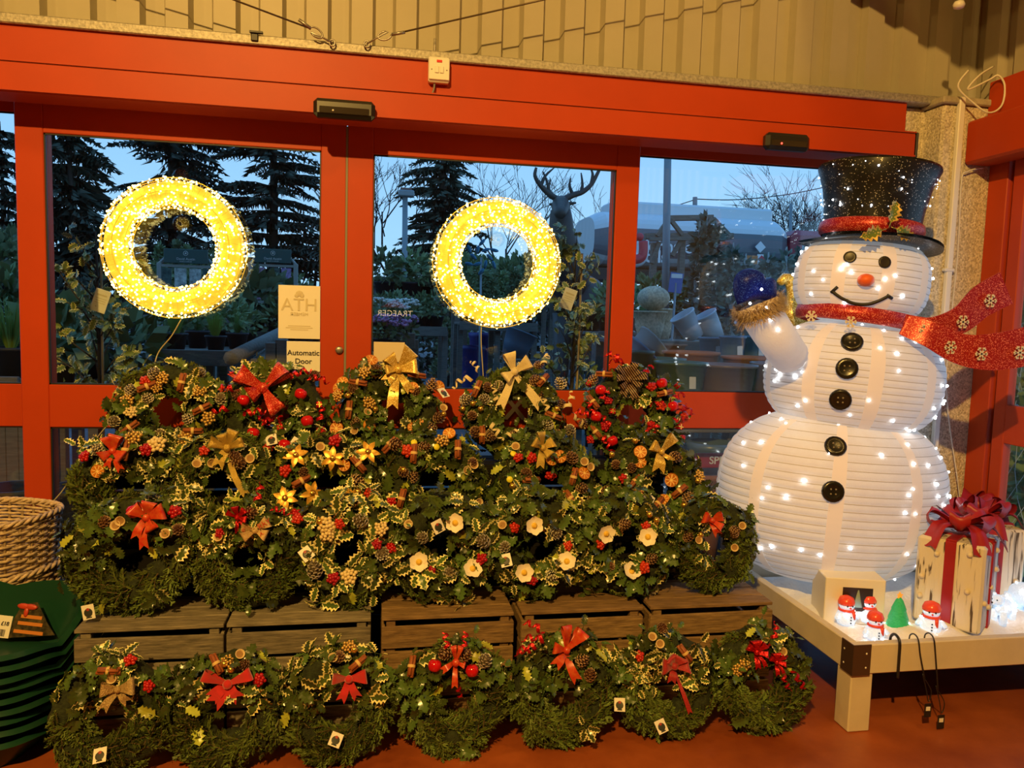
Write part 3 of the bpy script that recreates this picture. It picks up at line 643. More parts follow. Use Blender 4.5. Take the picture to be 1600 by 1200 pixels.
            x, y, z = frame((n+V((u(-.2, .2), 0, .25))).normalized(), V((cos(a), 0, sin(a)))); o = P('picture_tag', TAG, basis(x, y, z, p+V((0, -.01, 0)))); put('tag_picture', TAGP, o)
        elif k in 'rc': P('ribbon_curl', rs.choice(CURL[k]), m @ M.Scale(u(.8, 1.2), 4))
        elif k == 'p': P('tiny_parcel', PARC, m)
    return root

# ================================================================== THE WREATHS, ROW BY ROW
def scatter(cx, cy, n, kinds, seed, a0=0, a1=360, rx=60, ry=58):
    rs = random.Random(seed); return [(rs.choice(kinds), cx+rx*cos(a)*k, cy-ry*sin(a)*k) for a, k in [(R(rs.uniform(a0, a1)), rs.uniform(.75, 1.2)) for _ in range(n)]]
G1, G2, G3, G4 = 'wreaths on the floor', 'wreaths on the wooden crates', 'wreaths on the middle step', 'wreaths on the top step'
ROW1 = [
 ('fir and holly wreath with pale gold bow, leftmost on the floor', 170, 'classic', [('bow', 186, 1076, 'goldfab'), ('K', 172, 1049, -2), ('B', 204, 1034), ('N', 177, 1061), ('B', 233, 1072), ('T', 160, 1180, 10)], .30, .18),
 ('floor wreath with wide red velvet bow turned up at both ends', 352, 'classic', [('bow', 357, 1068, 'velvet_up'), ('K', 340, 1038, -60), ('C', 376, 1042), ('N', 373, 1024), ('U', 352, 1038), ('G', 356, 1034), ('U', 362, 1046), ('B', 406, 1062)], .3, .08),
 ('floor wreath with neat red velvet bow and slanting cinnamon sticks', 530, 'classic', [('bow', 545, 1060, 'velvet'), ('C', 537, 1023), ('U', 553, 1017), ('K', 559, 1037, 38), ('N', 520, 1030), ('G', 545, 1012), ('T', 524, 1156, -25)], .4, .12),
 ('floor wreath with narrow red ribbon between two red apples', 710, 'classic', [('bow', 712, 1034, 'foil_x', 1.1), ('A', 679, 1038), ('A', 737, 1046), ('C', 692, 1020), ('C', 728, 1020), ('S', 760, 1028), ('K', 645, 1042, 88), ('r', 722, 1020, 80), ('r', 700, 1020, 100), ('r', 715, 1064, -80)], .08, .12),
 ('floor wreath with tall red and gold ribbon rising over its crate', 880, 'classic', [('bow', 884, 1015, 'print_tall', 1.05), ('C', 917, 1050), ('C', 908, 1028), ('r', 850, 1003, 170), ('r', 838, 1012, 190), ('r', 848, 990, 140), ('r', 830, 1018, 185)], .08, .2),
 ('floor wreath with dark red organza bow and long hanging tail', 1042, 'classic', [('bow', 1052, 1040, 'organza'), ('N', 1030, 1006), ('C', 1033, 988), ('K', 1068, 1020, -55), ('B', 998, 1026), ('N', 1018, 997), ('T', 1030, 1134, 20), ('T', 968, 1100, -5)], .4, .08),
 ('floor wreath with shiny red foil bow, rightmost beside the white platform', 1188, 'classic', [('bow', 1180, 1018, 'foil'), ('bow', 1212, 1034, 'foil', .8), ('G', 1150, 1046), ('G', 1160, 1036), ('N', 1222, 1018), ('r', 1222, 1052, -70), ('r', 1236, 1048, -60), ('r', 1205, 1000, 70)], .10, .06)]
for i, (lab, px, mode, dec, var, lime) in enumerate(ROW1): wreath(lab, px, 1085, 2.60, 0, 14, mode, dec, var, lime, group=G1, seed=20+i, yaw=random.uniform(-4, 4))
ROW2 = [
 ('large fir wreath with red apple and red gold bow on leftmost crate', 205, 'classic', [('bow', 230, 808, 'print', 1.05), ('A', 212, 798), ('C', 170, 814), ('N', 183, 822), ('N', 190, 812), ('C', 272, 823), ('N', 260, 835), ('B', 272, 801), ('T', 143, 954, 12)], .3, .1, 1.12),
 ('fir wreath with printed hessian ribbon and red foil on crates', 390, 'classic', [('bow', 400, 828, 'burlap', 1.05), ('bow', 372, 808, 'foil', .9), ('C', 396, 800), ('r', 402, 790, 80), ('r', 425, 797, -20), ('B', 345, 833), ('N', 344, 840)], .3, .1, 1.03),
 ('wreath with cream berries and frosted cones without any bow on crates', 543, 'mixed', [('S', 558, 817), ('W', 512, 833), ('S', 493, 886), ('W', 546, 901), ('T', 480, 866, 40), ('B', 530, 818), ('W', 595, 826), ('S', 599, 873), ('B', 521, 905), ('W', 510, 820), ('U', 500, 815), ('B', 467, 812), ('B', 590, 850)], .48, .08),
 ('white flowered wreath with silver cones, first of the three', 690, 'mixed', [('S', 660, 834), ('T', 683, 822, 25), ('H', 714, 817), ('H', 655, 878), ('H', 736, 892), ('S', 749, 845), ('S', 697, 902), ('B', 672, 895), ('B', 613, 855), ('B', 751, 873), ('N', 640, 820)], .45, .08),
 ('white flowered wreath with silver cones and square tag, between two others', 838, 'mixed', [('H', 831, 820), ('S', 795, 852), ('S', 873, 834), ('H', 887, 880), ('H', 816, 894), ('T', 790, 876, 12), ('B', 887, 853), ('S', 863, 901), ('B', 830, 906), ('N', 786, 822), ('B', 803, 824)], .42, .1),
 ('white flowered wreath with brown cones, third beside the rightmost crate wreath', 972, 'mixed', [('H', 942, 831), ('H', 1012, 839), ('H', 982, 897), ('C', 949, 880), ('C', 1020, 871), ('B', 936, 850), ('B', 1005, 888), ('C', 978, 818), ('U', 1013, 804), ('U', 1024, 813), ('B', 1008, 822)], .25, .06),
 ('fir wreath with small red bow on rightmost crate next to snowman', 1112, 'classic', [('bow', 1110, 813, 'print_small', 1.1), ('C', 1076, 835), ('N', 1089, 844), ('U', 1092, 835), ('N', 1147, 855), ('C', 1150, 830), ('C', 1142, 834), ('N', 1158, 822)], .12, .06, 1.0)]
for i, t in enumerate(ROW2): lab, px, mode, dec, var, lime = t[:6]; wreath(lab, px, 868, 2.96, .42, 10, mode, dec, var, lime, group=G2, seed=50+i, yaw=random.uniform(-4, 4), sc=(t[6] if len(t) > 6 else 1.10))
ROW3 = [
 ('wreath with red bow and one orange slice at the left end of middle step', 203, 'sidefir', [('bow', 178, 705, 'redbow_small'), ('K', 199, 704, 85), ('O', 154, 736), ('B', 135, 715), ('B', 230, 704), ('W', 246, 696), ('N', 213, 700), ('F', 150, 706), ('G', 210, 686)], .5, .1),
 ('wreath with big sheer gold ribbon and long tail on middle step', 347, 'sidefir', [('bow', 356, 700, 'goldsheer'), ('N', 307, 727), ('C', 379, 722), ('N', 392, 717), ('B', 320, 706), ('N', 330, 722), ('C', 372, 716)], .5, .06),
 ('wreath ringed with six gold poinsettia flowers on middle step', 515, 'mixed', [('P', 462, 714), ('P', 521, 717), ('P', 575, 709), ('P', 485, 772), ('P', 550, 780), ('P', 447, 780), ('O', 539, 727), ('O', 531, 791), ('K', 560, 726, -50), ('K', 470, 752, 30), ('K', 531, 802, 0), ('C', 472, 735), ('C', 559, 750), ('C', 487, 797), ('B', 524, 691), ('B', 447, 737), ('B', 465, 805), ('B', 576, 770), ('U', 560, 769), ('C', 582, 787), ('U', 513, 720), ('U', 455, 795), ('N', 500, 700)], .25, .12),
 ('wreath with cinnamon, cones and yellow discs near the middle of middle step', 680, 'mixed', [('C', 621, 700), ('K', 606, 694, 50), ('K', 646, 710, 85), ('Y', 646, 694), ('C', 667, 702), ('Y', 680, 699), ('K', 714, 704, 85), ('O', 702, 679), ('N', 739, 729), ('N', 727, 735), ('C', 734, 720), ('K', 627, 780, 75), ('K', 690, 797, -60), ('C', 720, 789), ('C', 635, 740), ('N', 745, 785), ('Y', 600, 685), ('B', 637, 706), ('U', 630, 735), ('U', 660, 800), ('C', 648, 745), ('G', 690, 690), ('G', 660, 800), ('B', 612, 785)], .14, .12),
 ('wreath with small gold bow over orange slices on middle step', 855, 'mixed', [('bow', 847, 700, 'goldsheer_s'), ('O', 861, 717), ('O', 874, 714), ('C', 889, 715), ('Y', 801, 712), ('C', 820, 734), ('Y', 796, 749), ('K', 827, 750, 0), ('O', 824, 766), ('N', 919, 730), ('N', 912, 722), ('K', 896, 746, 75), ('O', 911, 740), ('C', 912, 760), ('O', 864, 790), ('C', 882, 794), ('K', 891, 780, -60), ('C', 829, 780), ('U', 800, 760), ('B', 809, 716), ('B', 830, 716), ('N', 806, 700), ('U', 905, 785), ('C', 925, 783), ('B', 860, 740)], .2, .08),
 ('wreath with glittering gold bow at the right end of middle step', 1025, 'mixed', [('bow', 1032, 706, 'goldglit_s'), ('O', 1000, 707), ('O', 999, 722), ('C', 1057, 720), ('U', 992, 691), ('U', 957, 712), ('O', 1050, 750), ('K', 1061, 769, 35), ('K', 989, 754, 40), ('O', 995, 766), ('C', 981, 776), ('C', 1074, 777), ('C', 949, 766), ('O', 1037, 782), ('K', 1025, 790, 45), ('C', 1035, 795), ('U', 1088, 752), ('G', 1090, 745), ('B', 974, 749), ('U', 1067, 790), ('T', 1010, 780, 50), ('C', 983, 728), ('C', 957, 728), ('U', 960, 775), ('Y', 1013, 804)], .12, .06)]
for i, (lab, px, mode, dec, var, lime) in enumerate(ROW3): wreath(lab, px, 755, 3.21, .595, 13, mode, dec, var, lime, group=G3, seed=80+i, yaw=random.uniform(-4, 4), sc=1.15)
ROW4 = [
 ('wreath with gold berries and frosted cones at the left end of top step', 262, 'mixed', [('F', 242, 580), ('G', 255, 592), ('F', 307, 586), ('K', 285, 599, 80), ('K', 230, 605, 25), ('F', 230, 620), ('F', 204, 607), ('G', 200, 627), ('G', 312, 612), ('K', 316, 640, 30), ('F', 294, 654), ('G', 325, 655), ('F', 342, 629), ('F', 183, 655), ('K', 204, 670, 40), ('F', 257, 679), ('K', 302, 675, 0), ('G', 290, 686), ('B', 227, 597), ('G', 245, 605), ('W', 205, 645)], .22, .22),
 ('wreath with huge red mesh bow and red apples on top step', 425, 'mixed', [('bow', 412, 607, 'redmesh', 1.05), ('A', 382, 627), ('A', 471, 617), ('A', 481, 659), ('A', 397, 678), ('A', 446, 696), ('C', 365, 622), ('T', 426, 690, 15), ('T', 464, 695, 60), ('p', 497, 635), ('p', 440, 672), ('r', 372, 600, 120), ('r', 380, 650, 10), ('r', 400, 655, -30), ('r', 455, 592, 20), ('r', 482, 594, -10), ('r', 497, 660, 80), ('r', 410, 665, 20), ('r', 372, 612, 170), ('r', 440, 665, 90), ('r', 360, 640, 200), ('r', 470, 685, 10), ('C', 486, 592), ('B', 500, 675), ('B', 420, 700)], .25, .06),
 ('wreath with gold glitter bow and dried orange slices on top step', 610, 'mixed', [('bow', 622, 578, 'goldglit', 1.05), ('O', 531, 595), ('O', 525, 604), ('O', 645, 606), ('O', 686, 604), ('O', 576, 666), ('O', 527, 670), ('O', 645, 669), ('O', 656, 664), ('K', 560, 600, -15), ('K', 546, 642, 85), ('K', 650, 589, -5), ('C', 585, 577), ('C', 556, 611), ('C', 560, 661), ('C', 670, 600), ('N', 572, 576), ('N', 572, 647), ('N', 556, 675), ('T', 691, 617, 30), ('C', 655, 612), ('C', 674, 672), ('N', 691, 640), ('U', 545, 620), ('U', 584, 640), ('G', 530, 620), ('G', 575, 630), ('C', 692, 655), ('G', 570, 585), ('O', 578, 561), ('U', 690, 648)], .06, .05),
 ('wreath with cream bow, silver cones and pale ribbon curls on top step', 805, 'mixed', [('bow', 803, 582, 'cream', 1.08), ('C', 764, 600), ('F', 754, 622), ('F', 730, 625), ('C', 744, 650), ('K', 746, 610, 70), ('K', 754, 680, 88), ('C', 770, 682), ('C', 741, 671), ('U', 740, 632), ('U', 751, 640), ('C', 836, 591), ('K', 846, 597, 50), ('C', 846, 573), ('F', 871, 602), ('C', 848, 620), ('C', 876, 629), ('F', 856, 661), ('C', 866, 675), ('F', 884, 672), ('K', 863, 651, -20), ('C', 806, 680), ('F', 770, 683), ('c', 730, 590, 200), ('c', 772, 628, 100), ('c', 765, 665, -60), ('c', 855, 643, 110), ('c', 890, 650, -40), ('c', 745, 578, 120), ('c', 790, 684, 20), ('U', 868, 640), ('F', 778, 598), ('c', 880, 640, 60), ('U', 725, 640), ('c', 848, 570, 60)], .12, .1),
 ('wreath with tartan bow, red apples and red ribbon curls on top step', 990, 'mixed', [('bow', 982, 594, 'tartan', 1.08), ('A', 937, 611), ('A', 1032, 600), ('A', 930, 652), ('A', 1049, 636), ('A', 955, 690), ('K', 927, 630, -55), ('K', 1036, 616, 15), ('K', 931, 675, -50), ('K', 944, 588, -15), ('C', 922, 590), ('C', 910, 661), ('B', 949, 627), ('B', 924, 687), ('B', 945, 667), ('B', 1017, 606), ('B', 1032, 636), ('B', 1065, 650), ('B', 1064, 687), ('B', 1015, 667), ('p', 954, 645), ('p', 1058, 668), ('p', 1055, 605), ('p', 910, 595)]+scatter(988, 638, 18, 'r', 5), .12, .05)]
for i, (lab, px, mode, dec, var, lime) in enumerate(ROW4): wreath(lab, px, 638, 3.44, .88, 17, mode, dec, var, lime, group=G4, seed=110+i, yaw=random.uniform(-4, 4), sc=1.13)

# ================================================================== CRATES AND STAND
def wood(name, c1, c2): return mat(name, c1, .75, var=.25, vs=9, stretch=(1.5, 14, 14), col2=c2, bump=.25, bs=12, rnd=.18)
wood_g = wood('weathered_crate_wood', (.15, .125, .085), (.30, .25, .17)); wood_b = wood('honey_crate_wood', (.17, .095, .038), (.30, .18, .075))
def crate(label, x0, x1, m):
    w = x1-x0; d = .36; h = .42; root = thing('wooden_crate', label, 'crate', ((x0+x1)/2, 2.80+d/2, 0), group='upturned crates under the wreaths'); rs = random.Random(int(x0*100))
    for k in range(4):
        z = .048+k*.098; MB().box((0, -d/2+.006, z), (w, .012, .084), b=.002, rot=M.Rotation(R(rs.uniform(-.5, .5)), 3, 'Y')).build('slat', m, root, smooth=False)
        MB().box((0, d/2-.006, z), (w, .012, .084), b=.002).build('slat', m, root, smooth=False)
        for sx in (-1, 1): MB().box((sx*(w/2-.006), 0, z), (.012, d-.026, .084), b=.002).build('slat', m, root, smooth=False)
    for k in range(4): MB().box((0, -d/2+.046+k*.0895, h-.008), (w, .083, .014), b=.002).build('top_board', m, root, smooth=False)
    for sx in (-1, 1):
        for sy in (-1, 1): MB().box((sx*(w/2-.034), sy*(d/2-.028), .204), (.034, .030, .392), b=.002).build('corner_post', m, root, smooth=False)
crate('grey weathered crate at the left end under the big fir wreath', -1.01, -.515, wood_g)
crate('grey weathered crate second from left, behind the velvet bow wreaths', -.505, .005, wood_g)
crate('brown wooden crate behind the floor wreath with two apples', .045, .545, wood_b)
crate('brown wooden crate behind the tall red ribbon floor wreath', .575, 1.065, wood_b)
crate('brown wooden crate at the right end nearest the snowman', 1.095, 1.62, wood_b)
root = thing('tiered_stand', 'black slatted tiered stand behind the wreaths', 'stand', (.1, 3.10, 0))
bm_ = mat('black_stained_wood', (.010, .009, .008), .85, spec=.15)
for k, (x, zt, y0, y1) in enumerate(((0, .595, 0, .26), (0, .88, .262, .50))):
    for j in range(int(zt/.095)): MB().box((0, y0+.008, zt-.05-j*.095), (2.5, .016, .084), b=.003).build('slat', bm_, root, smooth=False)
    for j in range(3): MB().box((0, y0+.045+j*.082, zt-.009), (2.5, .076, .018), b=.003).build('step_board', bm_, root, smooth=False)
    for sx in (-1, 1): MB().box((sx*1.23, (y0+y1)/2, (zt-.02)/2), (.03, y1-y0-.04, zt-.02), b=.003).build('side_panel', bm_, root, smooth=False)

# ================================================================== LIT RINGS ON THE DOOR GLASS
led_w = mat('warm_led', (1, .80, .30), .3, emit=5.0, ecol=(1, .84, .28)); led_c = mat('cool_led', (1, 1, 1), .3, emit=11, ecol=(.86, .94, 1))
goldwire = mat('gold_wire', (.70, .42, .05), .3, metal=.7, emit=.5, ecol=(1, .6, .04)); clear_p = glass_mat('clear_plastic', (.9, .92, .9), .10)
def light_ring(label, px, py, seed, lead):
    c = at(px, py, 3.605); rs = random.Random(seed); Rm, r = .238, .066
    root = thing('light_ring', label, 'light ring', (c.x, c.y, c.z-Rm-r), group='lit rings on the doors')
    def tp(a, b, rr=r): return V(((Rm+rr*cos(b))*cos(a), rr*.92*sin(b), (Rm+rr*cos(b))*sin(a)+Rm+r))
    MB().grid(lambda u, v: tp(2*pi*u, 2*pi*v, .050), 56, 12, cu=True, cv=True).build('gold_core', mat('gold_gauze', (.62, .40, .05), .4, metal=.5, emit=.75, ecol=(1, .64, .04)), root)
    w = MB()
    for k in range(8): w.tube([tp(2*pi*i/48, 2*pi*k/8) for i in range(48)], .0022, 4, closed=True)
    for i in range(72):
        a = 2*pi*i/72; w.tube([tp(a+rs.uniform(-.02, .02), 2*pi*k/10, r*1.0) for k in range(10)], .0011, 3, closed=True)
    w.build('wire_frame', goldwire, root)
    b = MB()
    for i in range(1080): b.ell(tp(rs.uniform(0, 2*pi), rs.uniform(0, 2*pi) if i < 700 else rs.uniform(1.1*pi, 1.9*pi), r*rs.uniform(.93, 1.06)), rs.uniform(.0032, .0052), 6, 4)
    b.build('bulbs', led_w, root)['kind'] = 'stuff'
    for z in (2*(Rm+r)+.015, 2*Rm-.055): MB().lathe([(.004, -.010), (.012, -.006), (.034, .022), (.036, .024)], 18, (.01, .045, z), mtx=M.Rotation(-pi/2, 3, 'X'), cap=False).build('suction_cup', clear_p, root)
    if lead: MB().tube(smoothpath([at(x, y, Y)-root.location for x, y, Y in lead]), .0028, 5).build('lead_wire', mat('clear_lead', (.45, .40, .22), .3), root)
light_ring('glowing gold light ring on the left sliding door glass', 273, 388, 1, [(283, 499, 3.6), (268, 525, 3.6), (248, 550, 3.6), (238, 580, 3.58), (215, 640, 3.6), (178, 655, 3.62), (140, 700, 3.62), (95, 770, 3.6), (50, 812, 3.6), (18, 835, 3.58)])
light_ring('glowing gold light ring on the right sliding door glass', 777, 411, 2, [(752, 510, 3.61), (752, 540, 3.62), (756, 600, 3.62)])

# ================================================================== PLATFORM
plat_m = mat('cream_painted_wood', (.66, .58, .44), .5, var=.08, vs=4)
PX0, PX1, PY0, PY1, PZ = 1.80, 3.06, 2.52, 3.50, .35
root = thing('display_platform', 'low cream wooden display platform with metal corner under the snowman', 'platform', (PX0, PY0, 0)); L = lambda x, y, z: (x-PX0, y-PY0, z)
MB().box(L((PX0+PX1)/2, PY0+.018, PZ-.058), (PX1-PX0, .036, .116), b=.004).build('front_board', plat_m, root, smooth=False)
MB().box(L(PX0+.018, (PY0+PY1)/2+.018, PZ-.058), (.036, PY1-PY0-.036, .116), b=.004).build('side_board', plat_m, root, smooth=False)
MB().box(L((PX0+PX1)/2, PY1-.018, PZ-.058), (PX1-PX0-.08, .036, .116), b=.004).build('back_board', plat_m, root, smooth=False)
MB().box(L((PX0+PX1)/2+.01, (PY0+PY1)/2, .272), (PX1-PX0-.06, PY1-PY0-.07, .02)).build('deck', mat('blue_grey_deck', (.12, .14, .17), .8), root, smooth=False)
for x, y in ((PX0+.05, PY0+.055), (PX1-.05, PY0+.055), (PX0+.05, PY1-.055), (PX1-.05, PY1-.055)): MB().box(L(x, y, .13), (.092, .092, .26), b=.005).build('leg', plat_m, root, smooth=False)
brn = mat('brown_metal', (.11, .065, .045), .35, metal=.5)
cp = MB().box(L(PX0+.034, PY0-.002, PZ-.058), (.074, .004, .120)).box(L(PX0-.002, PY0+.034, PZ-.058), (.004, .074, .120)).build('corner_plate', brn, root, smooth=False)
for dx, dz in ((.052, .025), (.052, -.030)):
    MB().ell(L(PX0+dx, PY0-.004, PZ-.058+dz), (.004, .002, .004), 8, 6).build('screw', wp, cp); MB().ell(L(PX0-.004, PY0+dx, PZ-.058+dz), (.002, .004, .004), 8, 6).build('screw', wp, cp)
cotton = mat('cotton_snow', (.86, .86, .88), .95, bump=1., bs=45, sheen=.5)
def snowf(u, v):
    x = PX0+.045+(PX1-PX0-.09)*u; y = PY0+.045+(PY1-PY0-.10)*v; e = min(u, 1-u, v, 1-v)
    return (x, y, .290+min(1, e*9)*(.020+.016*sin(9*x+5*y)+.014*sin(17*y-6*x+1)+.010*sin(31*x+4)+.008*sin(37*y)))
tag(MB().grid(snowf, 60, 50).build('artificial_snow', cotton), 'fluffy white artificial snow spread over the platform', 'artificial snow', kind='stuff')
# black hanging hooks over the front rim
def hook(label, px, r, drop, swing, tagcard):
    p = at(px, 1005, PY0-.004); root = thing('wire_hook', label, 'hook', (p.x, PY0, PZ), group=None); d = drop
    pts = [(0, .044, -.012), (0, .040, .012), (.0, .018, .022+r), (-.002, -.006-r, .012), (swing*.3, -.008-r, -.05), (swing, -.010-r, -d)]
    MB().tube(smoothpath(pts), r, 6).build('hook_wire', blk, root)
    if tagcard:
        MB().tube(smoothpath([(swing, -.012, -d), (swing+.03, -.016, -d-.05), (swing+.018, -.02, -d-.09), (swing+.004, -.02, -d-.04), (swing-.012, -.014, -d+.02)]), r*.7, 5).build('hook_end', blk, root)
        MB().box((swing+.018, -.02, -d-.125), (.030, .002, .055), b=.0005).build('price_tag', blk, root, smooth=False); MB().box((swing+.018, -.0215, -d-.118), (.018, .001, .016)).build('price_label', card_w, root, smooth=False)
hook('thick black wire hook over platform rim, left of three', 1404, .0055, .13, -.002, False)
hook('thin black wire hook with tag over platform rim, middle of three', 1434, .0028, .14, .035, True)
hook('thin black wire hook with low tag over platform rim, right of three', 1458, .0028, .19, .030, True)

# ================================================================== SNOWMAN
SY = 3.25
fab = mat('white_lantern_fabric', (.66, .60, .54), .75, emit=.20, ecol=(.88, .94, 1.0), bump=.15, bs=120, var=.16, vs=5, col2=(.62, .61, .62))
post_tone = mat('peach_post_tone', (.66, .57, .48), .8, emit=.19, ecol=(1, .94, .86))  # bands added over the fabric, painting the inner frame posts that show through
fcoat = mat('frame_wire_white', (.50, .48, .45), .5)
def ctr(px, py): return at(px, py, SY)
base_z = .315; b0 = ctr(1297, 770)
snow = thing('lit_snowman', 'large glowing white fabric snowman in black top hat on the platform', 'snowman', (b0.x, SY, base_z)); O = V((b0.x, SY, base_z))
BALL = {}
def ball(name, px, py, rx, ry, rz, tilt, e, nr, nled, seed, t0=-.93, t1=.95):
    c = ctr(px, py); rot = M.Rotation(R(tilt), 3, 'Y'); rs = random.Random(seed)
    def prof(t): return (1-abs(t)**e)**(1/e)
    n = nr*4
    def fn(u, v):
        t = t0+(t1-t0)*v; ph = (v*nr) % 1.0; k = prof(t)*(1-.010*(1-sin(pi*ph))); a = 2*pi*u
        return rot @ V((rx*k*cos(a), ry*k*sin(a), rz*t))+c-O
    m = MB().grid(fn, 56, n+1, cu=True); m.add([rot @ V((0, 0, rz*t1))+c-O]+[fn(i/56, 1) for i in range(56)], [(0, 1+i, 1+(i+1) % 56) for i in range(56)]); m.add([rot @ V((0, 0, rz*t0))+c-O]+[fn(i/56, 0) for i in range(56)], [(0, 1+(i+1) % 56, 1+i) for i in range(56)])
    o = m.build(name, fab, snow); w = MB()
    for k in range(1, nr): w.tube([V(fn(i/56, k/nr)) for i in range(56)], .0017, 4, closed=True)
    w.build('wire_rings', fcoat, o)
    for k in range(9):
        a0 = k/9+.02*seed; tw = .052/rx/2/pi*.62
        MB().grid(lambda u, v: (lambda q: q+((q-(c-O)).normalized()*.0012))(V(fn(a0+(u-.5)*2*tw, .04+.92*v))), 3, nr*2+1).build('painted_post_band', post_tone, o)
    b = MB()
    for _ in range(nled):
        t = rs.uniform(-.85, .9); a = rs.uniform(0, 2*pi); k = prof(t)*1.012; b.ell(rot @ V((rx*k*cos(a), ry*k*sin(a), rz*t))+c-O, rs.uniform(.0045, .0075), 6, 4)
    b.build('led_bulbs', led_c, o)['kind'] = 'stuff'
    BALL[name] = (c, rot, rx, ry, rz, e)
    return o
ball('lower_body', 1297, 772, .548, .40, .405, 3.0, 2.5, 22, 120, 1)
ball('middle_body', 1332, 592, .414, .34, .275, 4.5, 2.5, 17, 75, 2)
ball('head', 1345, 440, .307, .26, .205, 4.0, 2.7, 13, 50, 3)
def hit(px, py, name):
    c, rot, rx, ry, rz, e = BALL[name]; v = ray(px, py); ri = rot.transposed()
    t = 2.0; 
    while t < 5:
        q = ri @ (CAM+v*t-c); rho = sqrt((q.x/rx)**2+(q.y/ry)**2)
        if rho**e+abs(q.z/rz)**e < 1.0: break
        t += .002
    p = CAM+v*t; q = ri @ (p-c); n = rot @ V((q.x/rx**2, q.y/ry**2, (abs(q.z/rz)**(e-1))*math.copysign(1, q.z)/rz)); return p-O, n.normalized()
def disc(name, px, py, bn, r, th, m, parent=snow):
    p, n = hit(px, py, bn); q = n.to_track_quat('Z', 'Y').to_matrix(); return MB().lathe([(r*.98, -.02), (r, th*.6), (r*.9, th), (r*.6, th*.72), (.001, th*.72)], 18, p, 0, q).build(name, m, parent), p, n, q
bbtn = mat('black_button', (.012, .011, .010), .25); thread = mat('button_hole', (.25, .22, .18), .5)
for px, py, bn in ((1331, 535, 'middle_body'), (1323, 576, 'middle_body'), (1313, 624, 'middle_body'), (1305, 698, 'lower_body'), (1301, 768, 'lower_body')):
    o, p, n, q = disc('button', px, py, bn, .046, .016, bbtn)
    for dx, dy in ((-1, -1), (1, -1), (1, 1), (-1, 1)): MB().ell(p+q @ V((dx*.010, dy*.010, .0125)), .0042, 8, 6).build('button_hole', thread, o)
for px, py in ((1328, 402), (1382, 410)): disc('eye', px, py, 'head', .027, .008, mat('eye_black', (.02, .017, .012), .4))
p, n = hit(1352, 438, 'head'); MB().ell(p+n*.012, (.036, .034, .028), 16, 10).build('nose', mat('orange_nose', (.75, .12, .02), .5, sheen=.3), snow)
mp = [hit(x, y, 'head') for x, y in ((1300, 454), (1307, 460), (1318, 467), (1332, 473), (1346, 475), (1360, 474), (1374, 469), (1386, 463))]
mm = MB().tube(smoothpath([a+b*.004 for a, b in mp], 4), .0075, 6)
for (x0, y0), (x1, y1) in (((1299, 457), (1309, 448)), ((1385, 461), (1393, 466))):
    a, b = hit(x0, y0, 'head'), hit(x1, y1, 'head'); mm.tube([a[0]+a[1]*.004, b[0]+b[1]*.004], .0075, 6)
mm.build('mouth', mat('mouth_black', (.01, .009, .009), .5), snow)
# hat
hatm = glitter('black_glitter', (.010, .010, .010), (.55, .55, .55), 330, density=.035); redg = glitter('red_glitter', (.40, .008, .010), (1, .32, .22), 420, density=.16)
hb_, ht_ = ctr(1358, 378), ctr(1373, 268); ax = (ht_-hb_).normalized(); q = ax.to_track_quat('Z', 'Y').to_matrix(); Hh = (ht_-hb_).length
hat = MB().lathe([(.205, .0), (.208, .06), (.214, .14), (.232, .24), (.262, Hh), (.258, Hh+.012), (.0, Hh+.016)], 40, hb_-O, 0, q).build('hat_crown', hatm, snow)
MB().grid(lambda u, v: tuple(hb_-O+q @ V(((.19+.115*v)*cos(2*pi*u), (.19+.12*v)*sin(2*pi*u), -.004+.030*v*v*abs(cos(2*pi*u))**2-.02*v))), 44, 6, cu=True).grid(lambda u, v: tuple(hb_-O+q @ V(((.19+.115*v)*cos(2*pi*u), (.19+.12*v)*sin(2*pi*u), -.026+.030*v*v*abs(cos(2*pi*u))**2-.01*v))), 44, 6, cu=True).build('hat_brim', hatm, hat)
MB().lathe([(.212, .018), (.224, .030), (.228, .05), (.222, .075), (.212, .082)], 40, hb_-O, 0, q, False).build('hat_band', redg, hat)
leaf_glit = glitter('green_glitter', (.16, .24, .05), (.7, .6, .2), 400, density=.15)
hl = holly_mesh(1, 2); hl.materials[0] = leaf_glit; hl.materials[1] = mat('gold_leaf_edge', (.6, .42, .12), .4, metal=.4)
for px, py, a in ((1378, 360, 200), (1392, 347, 75), (1400, 358, -20)):
    put('hat_holly_leaf', hl, hat, M.Translation(at(px, py, SY-.285)-O-V((0, 0, 0))) @ M.Rotation(R(-a), 4, 'Y') @ M.Scale(1.9, 4))
hled = MB(); rs = random.Random(8)
for _ in range(90):
    t = rs.uniform(.25, .98); a = rs.uniform(0, 2*pi); rr = .208+.05*max(0, t-.3)/.7+.004; hled.ell(hb_-O+q @ V((rr*cos(a), rr*sin(a), Hh*t)), rs.choice((.0018, .002, .0022, .0045)), 5, 4)
hled.build('led_bulbs', mat('hat_led', (1, 1, 1), .3, emit=8, ecol=(.9, .95, 1)), hat)['kind'] = 'stuff'
